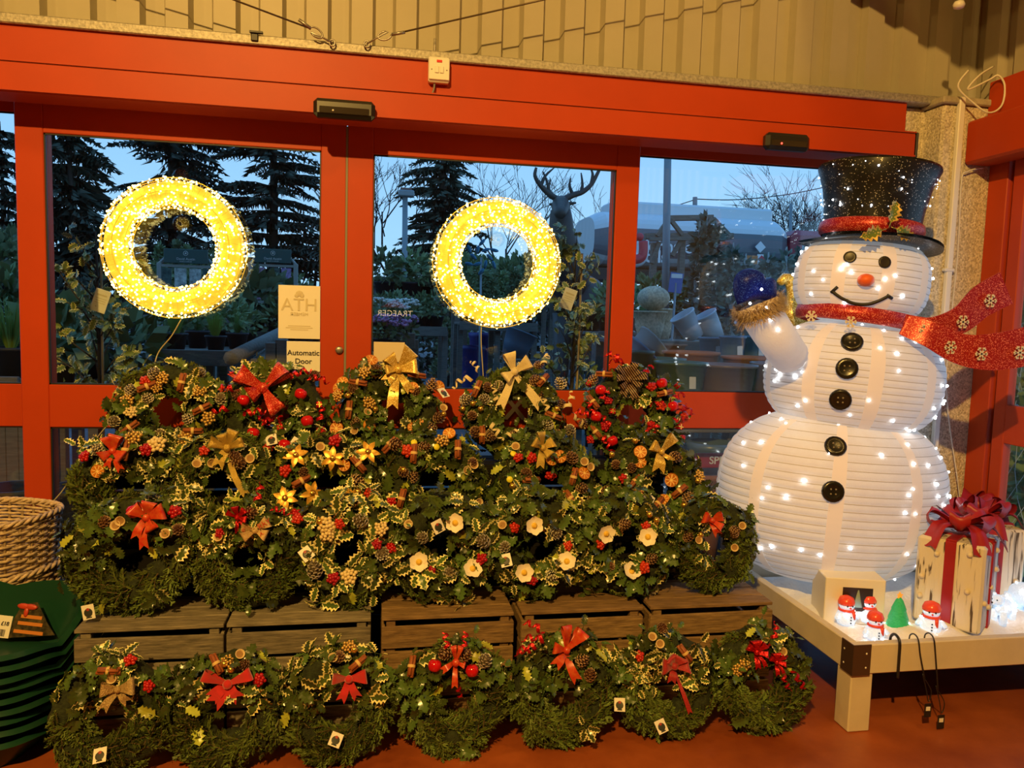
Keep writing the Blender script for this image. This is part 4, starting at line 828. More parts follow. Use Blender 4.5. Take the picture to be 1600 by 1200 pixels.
# scarf
snowfl = mat('cream_snowflake', (.80, .70, .50), .6)
sb = ctr(1338, 497); qs = M.Rotation(R(7.5), 3, 'Y')
scarf = MB().lathe([(.245, -.035), (.268, -.030), (.274, 0), (.268, .030), (.245, .035)], 48, sb-O, 0, qs @ M.Diagonal((1, .95, 1)), False).build('scarf', redg, snow)
def strip(name, pts, m, parent, th=.006):
    P = [(at(x, y, Y)-O, w) for x, y, Y, w in pts]; n = 8; C = smoothpath([p for p, w in P], n); Wd = [P[min(i//n, len(P)-1)][1]*(1-(i % n)/n)+P[min(i//n+1, len(P)-1)][1]*((i % n)/n) for i in range(len(C))]; m_ = MB(); vs = []
    for i, p in enumerate(C):
        d = (C[min(i+1, len(C)-1)]-C[max(i-1, 0)]); s = V((-d.z, 0, d.x)).normalized()*Wd[i]/2
        vs += [p+s+V((0, -th/2, 0)), p-s+V((0, -th/2, 0)), p-s+V((0, th/2, 0)), p+s+V((0, th/2, 0))]
    k = len(C); fs = [(4*i+j, 4*i+4+j, 4*i+4+(j+1) % 4, 4*i+(j+1) % 4) for i in range(k-1) for j in range(4)]+[(0, 1, 2, 3), (4*k-1, 4*k-2, 4*k-3, 4*k-4)]
    return m_.add(vs, fs).build(name, m, parent, smooth=False)
strip('scarf_tail', [(1412, 506, 2.98, .085), (1455, 514, 2.93, .10), (1500, 500, 2.90, .12), (1535, 470, 2.88, .145), (1572, 450, 2.86, .15)], redg, scarf)
strip('scarf_tail', [(1412, 508, 2.97, .085), (1452, 522, 2.90, .11), (1500, 545, 2.86, .13), (1550, 550, 2.82, .155), (1612, 540, 2.78, .17)], redg, scarf)
def flake(p, n, s):
    q = n.to_track_quat('Z', 'Y').to_matrix(); m = MB()
    for k in range(3): m.box(p+n*.002, (2*s, s*.22, .003), rot=q @ M.Rotation(k*pi/3, 3, 'Z'))
    for k in range(6):
        r6 = q @ M.Rotation(k*pi/3, 3, 'Z')
        for sg in (-1, 1): m.box(p+n*.002+r6 @ V((s*.72, sg*s*.14, 0)), (s*.40, s*.15, .003), rot=r6 @ M.Rotation(sg*pi/4, 3, 'Z'))
    m.build('snowflake', snowfl, scarf, smooth=False)
for px, py, Y in ((1446, 517, 2.915), (1504, 503, 2.885), (1547, 470, 2.865), (1485, 543, 2.865), (1533, 553, 2.825), (1593, 551, 2.785)): flake(at(px, py, Y)-O, V((0, -1, 0)), .030)
for px, py in ((1268, 494), (1329, 503)):
    v = ray(px, py); p = at(px, py, SY)-O; l = (sb-O); aa = (p-l).x; yy = -sqrt(max(0, .274**2-aa**2))*.95-.004; p2 = at(px, py, SY+yy)-O; flake(p2, V((aa, yy, 0)).normalized(), .026)
# raised arm with mitten
AY = 3.02; A = lambda x, y, Y=AY: at(x, y, Y)-O
MB().tube(smoothpath([A(1236, 560, 3.1), A(1216, 532), A(1200, 508), A(1186, 484)], 5), [.03]+[.075]*0+[.082+.006*(i/15) for i in range(15)], 16).build('sleeve', fab, snow)
cuffm = mat('tan_fleece', (.62, .44, .24), .95, bump=1., bs=160, sheen=.6)
cuff = MB().tube(smoothpath([A(1191, 494), A(1188, 485), A(1184, 475)], 5), [.080, .090, .096, .098, .098, .098, .096, .094, .090, .086, .078], 20); rs = random.Random(3)
cax = (A(1184, 475)-A(1191, 494)).normalized(); cu = cax.cross(V((0, 1, 0))).normalized(); cw = cax.cross(cu)
for _ in range(3500):
    a = rs.uniform(0, 2*pi); b = A(1191, 494)+cax*rs.uniform(-.005, .065); d = cu*cos(a)+cw*sin(a); e = d+cax*rs.uniform(-1.1, .9)+cu*rs.uniform(-.5, .5); s = cax.cross(d)*.0016; p = b+d*.094; cuff.add([p-s, p+s, p+e*rs.uniform(.016, .032)], [(0, 1, 2)])
cuff.build('fleece_cuff', cuffm, snow)
blueg = glitter('blue_glitter', (.003, .012, .26), (.05, .14, .85), 480, density=.10, emit=.05); blueg.node_tree.nodes['Principled BSDF'].inputs['Metallic'].default_value = 0; blueg.node_tree.nodes['Principled BSDF'].inputs['Specular IOR Level'].default_value = .15
mit = MB(); outline = [(1152, 476), (1146, 455), (1147, 435), (1157, 423), (1172, 419), (1186, 424), (1193, 435), (1203, 433), (1211, 440), (1212, 458), (1208, 470), (1180, 468)]
oc = smoothpath([A(x, y) for x, y in outline]+[A(*outline[0])], 4)[:-1]; cc = sum(oc, V())/len(oc); rings = []
for k, (f_, dy) in enumerate(((.0, -.055), (.55, -.050), (.85, -.032), (1., 0), (.85, .032), (.55, .050), (0, .055))): rings.append([cc+(p-cc)*f_+V((0, dy, 0)) for p in oc])
vs = [p for r_ in rings for p in r_]; n = len(oc); mit.add(vs, [(i*n+k, (i+1)*n+k, (i+1)*n+(k+1) % n, i*n+(k+1) % n) for i in range(6) for k in range(n)]); mit.build('mitten', blueg, snow)
lb = MB()
for x, y in ((1190, 452), (1198, 480), (1172, 474), (1205, 500), (1216, 515)): lb.ell(A(x, y, AY-.09), .006, 6, 4)
lb.build('led_bulbs', led_c, snow)['kind'] = 'stuff'
# lowered arm with red and green glitter hand at the right
B_ = lambda x, y, Y=3.10: at(x, y, Y)-O
MB().tube(smoothpath([B_(1425, 535), B_(1440, 560), B_(1447, 585)], 5), [.05, .052, .055, .056, .056, .055, .054, .053, .052, .05, .05], 12).build('sleeve', fab, snow)
MB().box((B_(1445, 612)), (.072, .06, .235), b=.012, rot=M.Rotation(R(3), 3, 'Y')).build('red_parcel', redg, snow, smooth=False)
MB().box((B_(1436, 638, 3.13)), (.075, .05, .15), b=.012, rot=M.Rotation(R(-4), 3, 'Y')).build('green_parcel', glitter('green_foil', (.02, .22, .06), (.5, .95, .6), 300, density=.1), snow, smooth=False)
MB().ell(B_(1461, 622, 3.18), (.03, .03, .05), 10, 8).build('blue_glove', blueg, snow)

# ================================================================== THINGS ON THE PLATFORM
def corner_box(BL, BR, depth, h):
    x = (BR-BL); w = x.length; x = x.normalized(); y = V((-x.y, x.x, 0)); return w, basis(x, y, V((0, 0, 1)), BL+x*w/2+y*depth/2)
zb = .30
BL, BR = atz(1286, 972, zb), atz(1380, 978, zb)
w, m = corner_box(BL, BR, .18, .2); h = at(1296, 902, BL.y).z-zb
root = thing('white_carton', 'plain white carton with dark picture behind the small lit snowmen', 'box'); root.matrix_world = m
MB().box((0, 0, h/2), (w, .18, h), b=.003).build('carton_body', mat('white_card', (.80, .76, .68), .45), root, smooth=False)
MB().box((.01, -.0912, h*.55), (w*.50, .001, h*.52)).build('picture', mat('dark_photo', (.03, .02, .018), .3), root, smooth=False); MB().lathe([(.020, 0), (.002, .075)], 10, (.012, -.0935, h*.38), 0, M.Diagonal((1, .08, 1))).build('picture_tree', mat('pale_green_print', (.25, .33, .24), .4), root)
ice = mat('clear_ice_acrylic', (.75, .85, .95), .2, emit=.55, ecol=(.55, .75, 1.0), bump=.8, bs=140); redac = mat('red_acrylic', (.70, .06, .03), .25, emit=.15, ecol=(1, .10, .04)); grnac = mat('green_acrylic', (.02, .45, .14), .25, emit=.12, ecol=(.02, .75, .22), bump=.8, bs=120)
led_m = mat('mini_led', (1, 1, 1), .3, emit=32, ecol=(.80, .90, 1))
def mini_snowman(label, px, py, turn, s=1.0):
    p = atz(px, py, .306); root = thing('acrylic_snowman', label, 'ornament', p, (0, 0, R(turn)), 'lit acrylic snowmen on the platform'); k = s
    MB().lathe([(.018*k, 0), (.034*k, .008*k), (.040*k, .028*k), (.036*k, .050*k), (.022*k, .064*k)], 18).build('body', ice, root)
    MB().ell((0, 0, .086*k), (.031*k, .029*k, .027*k), 16, 10).build('head', ice, root)
    MB().lathe([(.033*k, .088*k), (.034*k, .098*k), (.027*k, .116*k), (.010*k, .124*k), (.001, .125*k)], 16, (0, .004*k, 0)).build('hat', redac, root)
    MB().lathe([(.022*k, .060*k), (.033*k, .063*k), (.033*k, .069*k), (.024*k, .072*k)], 16).box((.016*k, -.030*k, .050*k), (.012*k, .010*k, .034*k)).build('scarf', redac, root)
    for sx in (-1, 1): MB().ell((sx*.011*k, -.027*k, .088*k), .0036*k, 8, 6).build('eye', blk, root); MB().tube([(sx*.036*k, -.002, .050*k), (sx*.050*k, -.014*k, .032*k)], .008*k, 8).build('arm', ice, root)
    MB().ell((0, -.031*k, .081*k), (.004*k, .007*k, .004*k), 8, 6).build('nose', redac, root)
    for z in (.046, .034, .022): MB().ell((0, -.040*k, z*k), .0032*k, 8, 6).build('button', blk, root)
    b = MB(); rs = random.Random(px)
    for _ in range(7): a = rs.uniform(0, 6.28); b.ell((.037*k*cos(a), .037*k*sin(a), rs.uniform(.012, .06)*k), .0038, 6, 4)
    b.build('led_bulbs', led_m, root)['kind'] = 'stuff'
mini_snowman('small lit red-hatted snowman by the carton, leftmost', 1321, 976, -5)
mini_snowman('small lit red-hatted snowman by the carton, looking right', 1355, 972, -8)
mini_snowman('small lit red-hatted snowman lying lowest near platform corner', 1366, 1000, -12, .95)
mini_snowman('small lit red-hatted snowman in front of the gift box', 1453, 988, -32, 1.05)
p = atz(1402, 984, .306); root = thing('acrylic_tree', 'small lit green acrylic Christmas tree between the snowmen', 'ornament', p)
MB().lathe([(.046, 0), (.050, .008), (.038, .045), (.040, .050), (.028, .085), (.029, .090), (.015, .125), (.002, .142)], 14).build('foliage', grnac, root)
pts = [((.014 if k % 2 == 0 else .006)*sin(pi*k/5), .146+(.014 if k % 2 == 0 else .006)*cos(pi*k/5)) for k in range(10)]
MB().prism(pts, -.004, .004).build('star', mat('orange_acrylic', (.8, .35, .05), .3, emit=.5, ecol=(1, .35, .03)), root, smooth=False)
b = MB(); rs = random.Random(4)
for _ in range(9): z = rs.uniform(.01, .12); a = rs.uniform(0, 6.28); r_ = .050*(1-z/.15)+.003; b.ell((r_*cos(a), r_*sin(a), z), .0042, 6, 4)
b.build('led_bulbs', mat('green_led', (1, 1, 1), .3, emit=14, ecol=(.3, 1, .75)), root)['kind'] = 'stuff'
def bear(label, px, py, s, turn):
    root = thing('acrylic_bear', label, 'ornament', atz(px, py, .306), (0, 0, R(turn)), 'lit acrylic bears on the platform')
    MB().ell((0, 0, .075*s), (.040*s, .060*s, .042*s), 14, 10).build('body', ice, root); MB().ell((0, -.062*s, .125*s), (.030*s, .034*s, .028*s), 12, 8).ell((0, -.094*s, .118*s), (.014*s, .018*s, .012*s), 10, 6).build('head', ice, root)
    for sx in (-1, 1):
        MB().ell((sx*.020*s, -.054*s, .150*s), .009*s, 8, 6).build('ear', ice, root); MB().ell((sx*.012*s, -.090*s, .132*s), .004*s, 6, 5).build('eye', blk, root)
        for sy in (-1, 1): MB().tube([(sx*.022*s, sy*.040*s, .07*s), (sx*.024*s, sy*.042*s, .0)], [.019*s, .016*s], 10).build('leg', ice, root)
    MB().ell((0, -.112*s, .121*s), .005*s, 6, 5).build('nose', blk, root)
    b = MB(); rs = random.Random(px)
    for _ in range(10): a = rs.uniform(0, 6.28); e = rs.uniform(-1, 1); b.ell((.042*s*cos(a), .06*s*e, .075*s+.042*s*sin(a)*sqrt(1-e*e)), .0038, 6, 4)
    b.build('led_bulbs', led_m, root)['kind'] = 'stuff'
bear('small lit clear bear just right of the gift boxes', 1566, 972, .85, -70); bear('larger lit clear bear cut by the right edge', 1600, 962, 1.25, 10)
# gift boxes
def washed():
    m = mat('whitewashed_bark', (.70, .64, .52), .75); n = m.node_tree.nodes; L_ = m.node_tree.links; b = n['Principled BSDF']; t = n.new('ShaderNodeTexCoord'); mp = n.new('ShaderNodeMapping'); mp.inputs['Scale'].default_value = (34, 34, 2.8); L_.new(t.outputs['Object'], mp.inputs[0])
    w = n.new('ShaderNodeTexNoise'); w.inputs['Scale'].default_value = 1.4; w.inputs['Detail'].default_value = 7; w.inputs['Distortion'].default_value = .8; L_.new(mp.outputs[0], w.inputs['Vector'])
    r = n.new('ShaderNodeValToRGB'); L_.new(w.outputs['Fac'], r.inputs[0]); r.color_ramp.elements[0].position = .385; r.color_ramp.elements[0].color = (.09, .06, .035, 1); r.color_ramp.elements[1].position = .44; r.color_ramp.elements[1].color = (.72, .66, .55, 1)
    L_.new(r.outputs[0], b.inputs['Base Color']); bp = n.new('ShaderNodeBump'); bp.inputs['Strength'].default_value = .6; bp.inputs['Distance'].default_value = .012; L_.new(w.outputs['Fac'], bp.inputs['Height']); L_.new(bp.outputs[0], b.inputs['Normal']); return m
wash = washed(); redr = mat('red_resin_ribbon', (.33, .012, .015), .42, var=.1, vs=8); knob_m = mat('cream_bulb', (.72, .64, .50), .4)
def gift(label, m, w, d, h, bsc=1., turn=0):
    root = thing('gift_box', label, 'gift box', group='wooden gift boxes'); root.matrix_world = m
    MB().box((0, 0, h/2), (w, d, h), b=.010).build('box_body', wash, root, smooth=False)
    rb = MB().box((0, -d/2-.002, h/2), (w*.16, .010, h*.995), b=.002).box((0, d/2+.002, h/2), (w*.16, .010, h*.995), b=.002).box((-w/2-.002, 0, h/2), (.010, d*.16, h*.995), b=.002).box((w/2+.002, 0, h/2), (.010, d*.16, h*.995), b=.002).box((0, 0, h+.002), (w*1.01, d*.16, .010), b=.002).box((0, 0, h+.003), (w*.16, d*1.01, .010), b=.002).build('ribbon_band', redr, root, smooth=False)
    T = M.Translation((0, 0, h+.012)) @ M.Rotation(R(turn), 4, 'Z') @ M.Scale(bsc, 4)
    kn = put('bow_knot', MB().ell((0, 0, .035), (.034, .034, .030), 12, 8).mesh('bow_knot', redr), root, T)
    for a, l, ww, up in ((-155, .15, .10, 25), (-20, .14, .10, 25), (150, .13, .10, 30), (35, .13, .09, 28), (-80, .11, .09, 40)):
        d_ = V((cos(R(a)), sin(R(a)), 0)); s_ = V((-sin(R(a)), cos(R(a)), 0)); mm = MB()
        def fn(u, v):
            t = u; out = l*(sin(pi*t)**.75); zz = .030+.055*sin(2*pi*t)*.6+out*math.tan(R(up))*.6+.012*cos(v*6); wd = .03+(ww-.03)*sin(pi*t); return d_*out+s_*(v-.5)*wd+V((0, 0, zz))
        mm.grid(fn, 16, 7).build('bow_loop', redr, kn)
    for a, l in ((-48, .20), (-120, .19), (12, .2)):
        d_ = V((cos(R(a)), sin(R(a)), 0)); s_ = V((-sin(R(a)), cos(R(a)), 0)); mm = MB()
        def fn2(u, v): return d_*l*u+s_*(v-.5)*(.04+.05*u)+V((0, 0, .030-.012*u+.03*sin(pi*u)-.085*max(0, u-.70)**1.1*3.2+.006*cos(v*9)))
        mm.grid(fn2, 12, 7).build('bow_tail', redr, kn)
    rs = random.Random(int(h*1000))
    for k in range(12):
        sx = k % 2; x, z = rs.uniform(-.42, .42), rs.uniform(.12, .9); MB().ell((x*w, -d/2-.004, z*h) if not sx else (w/2+.004, x*d, z*h), .012, 10, 8).build('bulb', knob_m, root)
BL, BR = atz(1424, 966, .305), atz(1530, 994, .305); w, m = corner_box(BL, BR, .27, 0); h = at(1420, 836, BL.y).z-.305
gift('whitewashed wooden gift box with red bow in front of the snowman', m, w, .27, h, .88)
BL, BR = atz(1552, 958, .305), atz(1602, 950, .305); BL2 = V((2.62, 2.93, .305)); w, m = corner_box(BL2, BL2+V((.27, -.05, 0)), .24, 0)
gift('whitewashed wooden gift box behind right with trailing red bow tails', m, .25, .24, .36, .85, 20)
c3 = at(1506, 805, 3.33); BL3 = V((c3.x-.145, 3.22, .305)); w, m = corner_box(BL3, BL3+V((.29, .02, 0)), .22, 0); gift('tallest gift box at the back with large red bow beside snowman', m, .29, .22, c3.z-.325, 1.15, -10)
# gold tinsel deer behind
gold_t = glitter('gold_tinsel', (.55, .38, .04), (1, .9, .35), 220, density=.35)
p = at(1238, 500, 3.58); g0 = V((p.x, 3.58, 0)); root = thing('tinsel_deer', 'gold tinsel deer figure standing behind the snowman', 'deer figure', g0); Lg = lambda x, y: at(x, y, 3.58)-g0
MB().tube(smoothpath([Lg(1228, 500), Lg(1240, 492), Lg(1262, 490), Lg(1285, 496)], 4), [.05, .06, .066, .07, .072, .072, .072, .072, .072, .07, .066, .06, .05], 12).build('body', gold_t, root)
MB().tube(smoothpath([Lg(1236, 488), Lg(1239, 470), Lg(1238, 450), Lg(1233, 436)], 4), [.045]*3+[.030]*10, 10).build('neck', gold_t, root); MB().tube(smoothpath([Lg(1238, 437), Lg(1226, 436), Lg(1217, 443)], 4), [.028]*5+[.024, .022, .02, .014], 10).build('head', gold_t, root)
for x, y in ((1230, 500), (1244, 500), (1272, 502), (1284, 502)): q_ = Lg(x, y); MB().tube([q_, V((q_.x, 0, .02))], [.026, .016], 8).build('leg', gold_t, root)

# ================================================================== LEFT FOREGROUND
wick = mat('pale_willow', (.60, .46, .30), .65, rnd=.0, var=.35, vs=40); wick_d = mat('stake_willow', (.26, .18, .10), .7)
def basket(label, cx, cy_, z0, h, r0, r1):
    root = thing('wicker_basket', label, 'basket', (cx, cy_, z0), group='stacked wicker baskets'); rows = int(h/.0135); rs = random.Random(int(h*1000)); m = MB(); ns = 26
    sq = lambda a: (abs(cos(a))**4+abs(sin(a))**4)**-.14
    for k in range(rows):
        t = k/(rows-1); rr = r0+(r1-r0)*t; ph = k*pi; m.tube([V(((rr+.006*cos(ns/2*a+ph))*cos(a)*sq(a+.4), (rr+.006*cos(ns/2*a+ph))*sin(a)*sq(a+.4), h*t+rs.uniform(-.002, .002))) for a in [2*pi*i/104 for i in range(104)]], .0062, 5, closed=True)
    m.build('weave', wick, root); st = MB()
    for k in range(ns): a = 2*pi*k/ns; st.tube([V((r0*cos(a)*sq(a+.4), r0*sin(a)*sq(a+.4), 0)), V((r1*cos(a)*sq(a+.4), r1*sin(a)*sq(a+.4), h))], .006, 5)
    st.build('stakes', wick_d, root); rm = MB()
    for s_ in (0, 1, 2): rm.tube([V(((r1+.008*cos(14*a+s_*2.1))*cos(a)*sq(a+.4), (r1+.008*cos(14*a+s_*2.1))*sin(a)*sq(a+.4), h+.008*sin(14*a+s_*2.1))) for a in [2*pi*i/112 for i in range(112)]], .007, 5, closed=True)
    rm.build('rim', wick, root); MB().lathe([(0, .012), (r0*.97, .012), (r0*.97, 0)], 30).build('base', wick_d, root)
bx, by = at(-9, 860, 3.40).x, 3.40
basket('lower of two stacked wicker baskets by the left door', bx, by, 0.0, .47, .195, .225)
basket('upper pale wicker basket on top of another by the left door', bx-.01, by, .40, .285, .20, .225)
grn = mat('dark_green_plastic', (.008, .050, .026), .33, var=.06)
def tub(k):
    def fn(u, v):
        a = 2*pi*u; e = 4.5; c, s = cos(a), sin(a); q = (abs(c)**e+abs(s)**e)**(-1/e); rise = .040*(abs(sin(2*a)))**1.0+.10*max(0, s*q)**2.; f_ = .74+.26*v
        return (.33*c*q*f_, .24*s*q*f_, .085*v+rise*v*v)
    m = MB().grid(fn, 72, 8, cu=True); m.grid(lambda u, v: tuple(V(fn(u, 1))+V((V(fn(u, 1)).x*.05*v, V(fn(u, 1)).y*.05*v, -.012*v))), 72, 3, cu=True); m.add([fn(i/72, 0) for i in range(72)], [tuple(range(72))]); return m.mesh('tub', grn)
TUB = tub(0); tops = ['topmost green plastic tub with picture label in the stack']+[f'green plastic tub stacked {w_} below the labelled one' for w_ in ('first', 'second', 'third', 'fourth', 'fifth', 'sixth', 'seventh', 'lowest')]
for k in range(9):
    o = put('plastic_tub', TUB, None, M.Translation((-1.39+.005*(k % 2), 2.90-.008*(k % 3), (8-k)*.036)) @ M.Rotation(R(-14+3*(k % 2)), 4, 'Z')); tag(o, tops[k], 'tub', 'green plastic tubs')
p = at(50, 970, 3.02); root = thing('picture_label', 'festive picture label with price sticker on topmost green tub', 'label', p); n_ = V((-.23, -.92, .32)).normalized(); x, y, z = frame(n_, V((.97, -.24, -.05))); lm = basis(x*1.35, y*1.35, z*1.35)
tri = [(-.055, -.05), (.075, -.03), (.045, .0), (.005, .05), (-.035, .04), (-.05, 0)]
put('label_card', MB().prism(tri, -.004, -.001).mesh('label_card', mat('label_dark_print', (.03, .028, .015), .4, var=.6, vs=60, col2=(.10, .075, .03)), False), root, lm)
put('label_bow', MB().ell((-.028, -.006, .036), (.020, .004, .008), 10, 6).ell((-.008, -.006, .036), (.020, .004, .008), 10, 6).ell((-.018, -.006, .022), (.007, .004, .014), 8, 6).mesh('label_bow', mat('label_red', (.5, .05, .02), .4)), root, lm)
for z_ in (.010, -.008, -.030): put('label_band', MB().box((0, -.005, z_), (.060+(.01-z_)*.6, .001, .009)).mesh('label_band', mat('label_orange', (.55, .20, .04), .4), False), root, lm)
stk = put('price_sticker', MB().box((-.082, -.007, -.022), (.062, .001, .058)).mesh('price_sticker', card_w, False), root, lm)
text('price', '£18', .015, ink, stk, M.Translation((-.068, -.009, -.014)) @ FRONT)
bc = MB()
for k in range(12): bc.box((-.104+k*.0036, -.009, -.038), (.0012+.001*(k % 3 == 0), .0006, .018))
bc.build('barcode', ink, stk, smooth=False)

# ================================================================== OUTSIDE THE GLASS
spruce_m = mat('spruce_needles', (.046, .056, .034), .8, rnd=.3); bark = mat('bark_dark', (.06, .048, .036), .9); bare_m = mat('bare_twigs', (.035, .028, .025), .9)
def gp(px, Y): q = at(px, 500, Y); return V((q.x, Y, -.05))
def conifer(label, px, Y, top_py, half_px, seed, droop=.25, z0=1.0, dens=1.0):
    g = gp(px, Y); H = at(px, top_py, Y).z+.05; W_ = half_px*Y/F*1.35; rs = random.Random(seed); root = thing('conifer_tree', label, 'tree', g, group='trees beyond the yard')
    MB().tube([(0, 0, 0), (.05, 0, H*.5), (0, 0, H)], [H*.018, H*.012, .02], 8).build('trunk', bark, root); m = MB(); z = z0
    while z < H*.985:
        t = (z-z0)/(H-z0); Lb = W_*(1-t)**.72*rs.uniform(.75, 1.1)+.15
        for k in range(rs.randint(6, 8)):
            a = rs.uniform(0, 2*pi); d = V((cos(a), sin(a), 0)); L_ = Lb*rs.uniform(.7, 1.08); up = rs.uniform(-.05, .22)
            P = lambda s: d*L_*s+V((0, 0, z+L_*(up*s-droop*s*s)))
            m.tube([P(0), P(.5), P(1)], [.03, .018, .006], 3, 1, False); n = max(4, int(L_*7*dens))
            for i in range(n):
                s = (i+.6)/n; b = P(s)
                for sg in (-1, 1):
                    w = V((-d.y, d.x, 0))*sg; l = (.28+.42*(1-s))*rs.uniform(.6, 1.2)*min(1, L_*.6+.3); tip = b+(w*.8+d*.55).normalized()*l+V((0, 0, -l*rs.uniform(.1, .5))); s2 = d*.10*rs.uniform(.6, 1.2)
                    m.add([b-s2*.5, b+s2, tip], [(0, 1, 2)]); md = (b+tip)/2; m.add([md, md+s2*1.2+V((0, 0, -.12)), tip+d*.12+V((0, 0, -.08))], [(0, 1, 2)]); m.add([b, b+w*.10+V((0, 0, -l*.55)), b+s2*1.5], [(0, 1, 2)])
        z += H*.030+.05
    m.build('foliage', [spruce_m, bark], root, smooth=False)
def bare_tree(label, px, Y, top_py, spread, seed, name='bare_tree', lev=5):
    g = gp(px, Y); H = at(px, top_py, Y).z+.05; rs = random.Random(seed); m = MB(); root = thing(name, label, 'tree', g, group='trees beyond the yard')
    def br(p, d, l, r, k):
        q = p+d*l*.5+V((rs.uniform(-.05, .05), rs.uniform(-.05, .05), 0))*l; e = p+d*l; m.tube([p, q, e], [r, r*.85, r*.65], 4 if k > 2 else 3, 0, False)
        if k == 0: return
        for _ in range(3 if k > 1 else 3):
            dd = (d+V((rs.uniform(-1, 1), rs.uniform(-1, 1), rs.uniform(-.25, .6)))*spread).normalized(); br(p+d*l*rs.uniform(.55, 1), dd, l*rs.uniform(.58, .8), max(.009, r*.55), k-1)
    br(V((0, 0, 0)), V((0, 0, 1)), H*.42, H*.013, lev); m.build('branches', bare_m, root, smooth=False)
conifer('broad dark conifer at the left edge of left door glass', 112, 20, 120, 80, 1, .45, dens=1.3)
conifer('dark conifer seen through the window at the left edge', 8, 19, 190, 55, 2, .4)
conifer('tall spruce with drooping tips behind the left light ring', 268, 24, 20, 100, 3, .22)
conifer('tall spruce at the right side of left door glass', 425, 24, 30, 105, 4, .2, dens=.9)
conifer('tall spruce behind the lamp post in right door glass', 686, 25, 70, 72, 5, .28, dens=1.2)
bare_tree('thin bare tree at the left of right door glass', 606, 26, 225, .75, 11); bare_tree('wide bare tree above the right light ring', 790, 27, 225, .9, 12); bare_tree('bare tree behind the stag statue', 905, 30, 290, .9, 13); bare_tree('bare birch by the right edge of left door glass', 492, 26, 250, .6, 14)
for i, (px, tp, sd) in enumerate(((1195, 290, 21), (1228, 292, 22), (1262, 268, 23), (1292, 275, 24), (1215, 310, 25), (1245, 300, 26))): bare_tree(('low', 'twiggy', 'tallest', 'rightmost', 'shortest', 'middle')[i]+' bare tree of the clump left of the hat', px, 30+i, tp, 1.0, sd)
hedge = mat('dark_hedge', (.045, .055, .032), .9, rnd=.3, var=.4, vs=3)
def leafblob(m, c, r, n, s, rs, mi=0, flat=1.):
    for _ in range(n):
        a = rs.uniform(0, 2*pi); z = rs.uniform(-1, 1); q = sqrt(1-z*z); k = rs.uniform(.55, 1.0); d = V((q*cos(a), q*sin(a), z)); p = V(c)+V((d.x*r[0], d.y*r[1], d.z*r[2]))*k
        t = (d+V((rs.uniform(-.8, .8), rs.uniform(-.8, .8), rs.uniform(-.3, .8)))).normalized(); u_ = t.orthogonal().normalized(); u_ = M.Rotation(rs.uniform(0, 6.28), 3, t) @ u_; w = t.cross(u_)
        m.add([p, p+t*s*.5+u_*s*.26, p+t*s, p+t*s*.5-u_*s*.26], [(0, 1, 2, 3)], mi)
for i, (px0, px1, Y, h) in enumerate(((-60, 240, 15.5, 1.9), (240, 520, 17.5, 2.3), (520, 760, 19.5, 2.0), (760, 960, 20.5, 2.0), (960, 1180, 22, 1.8))):
    a, b = gp(px0, Y), gp(px1, Y); m = MB(); rs = random.Random(i); leafblob(m, ((0, 0, h*.5)), ((b.x-a.x)/2, .6, h*.55), 1500, .22, rs)
    root = tag(m.build('far_hedge', hedge, None, False, (a+b)/2), ('dark hedge behind the far left holly', 'dark hedge behind the rose signs', 'dark hedge beneath the lamp post', 'dark hedge behind the right ring', 'dark hedge below the tanker')[i], 'hedge', 'hedges beyond the yard')
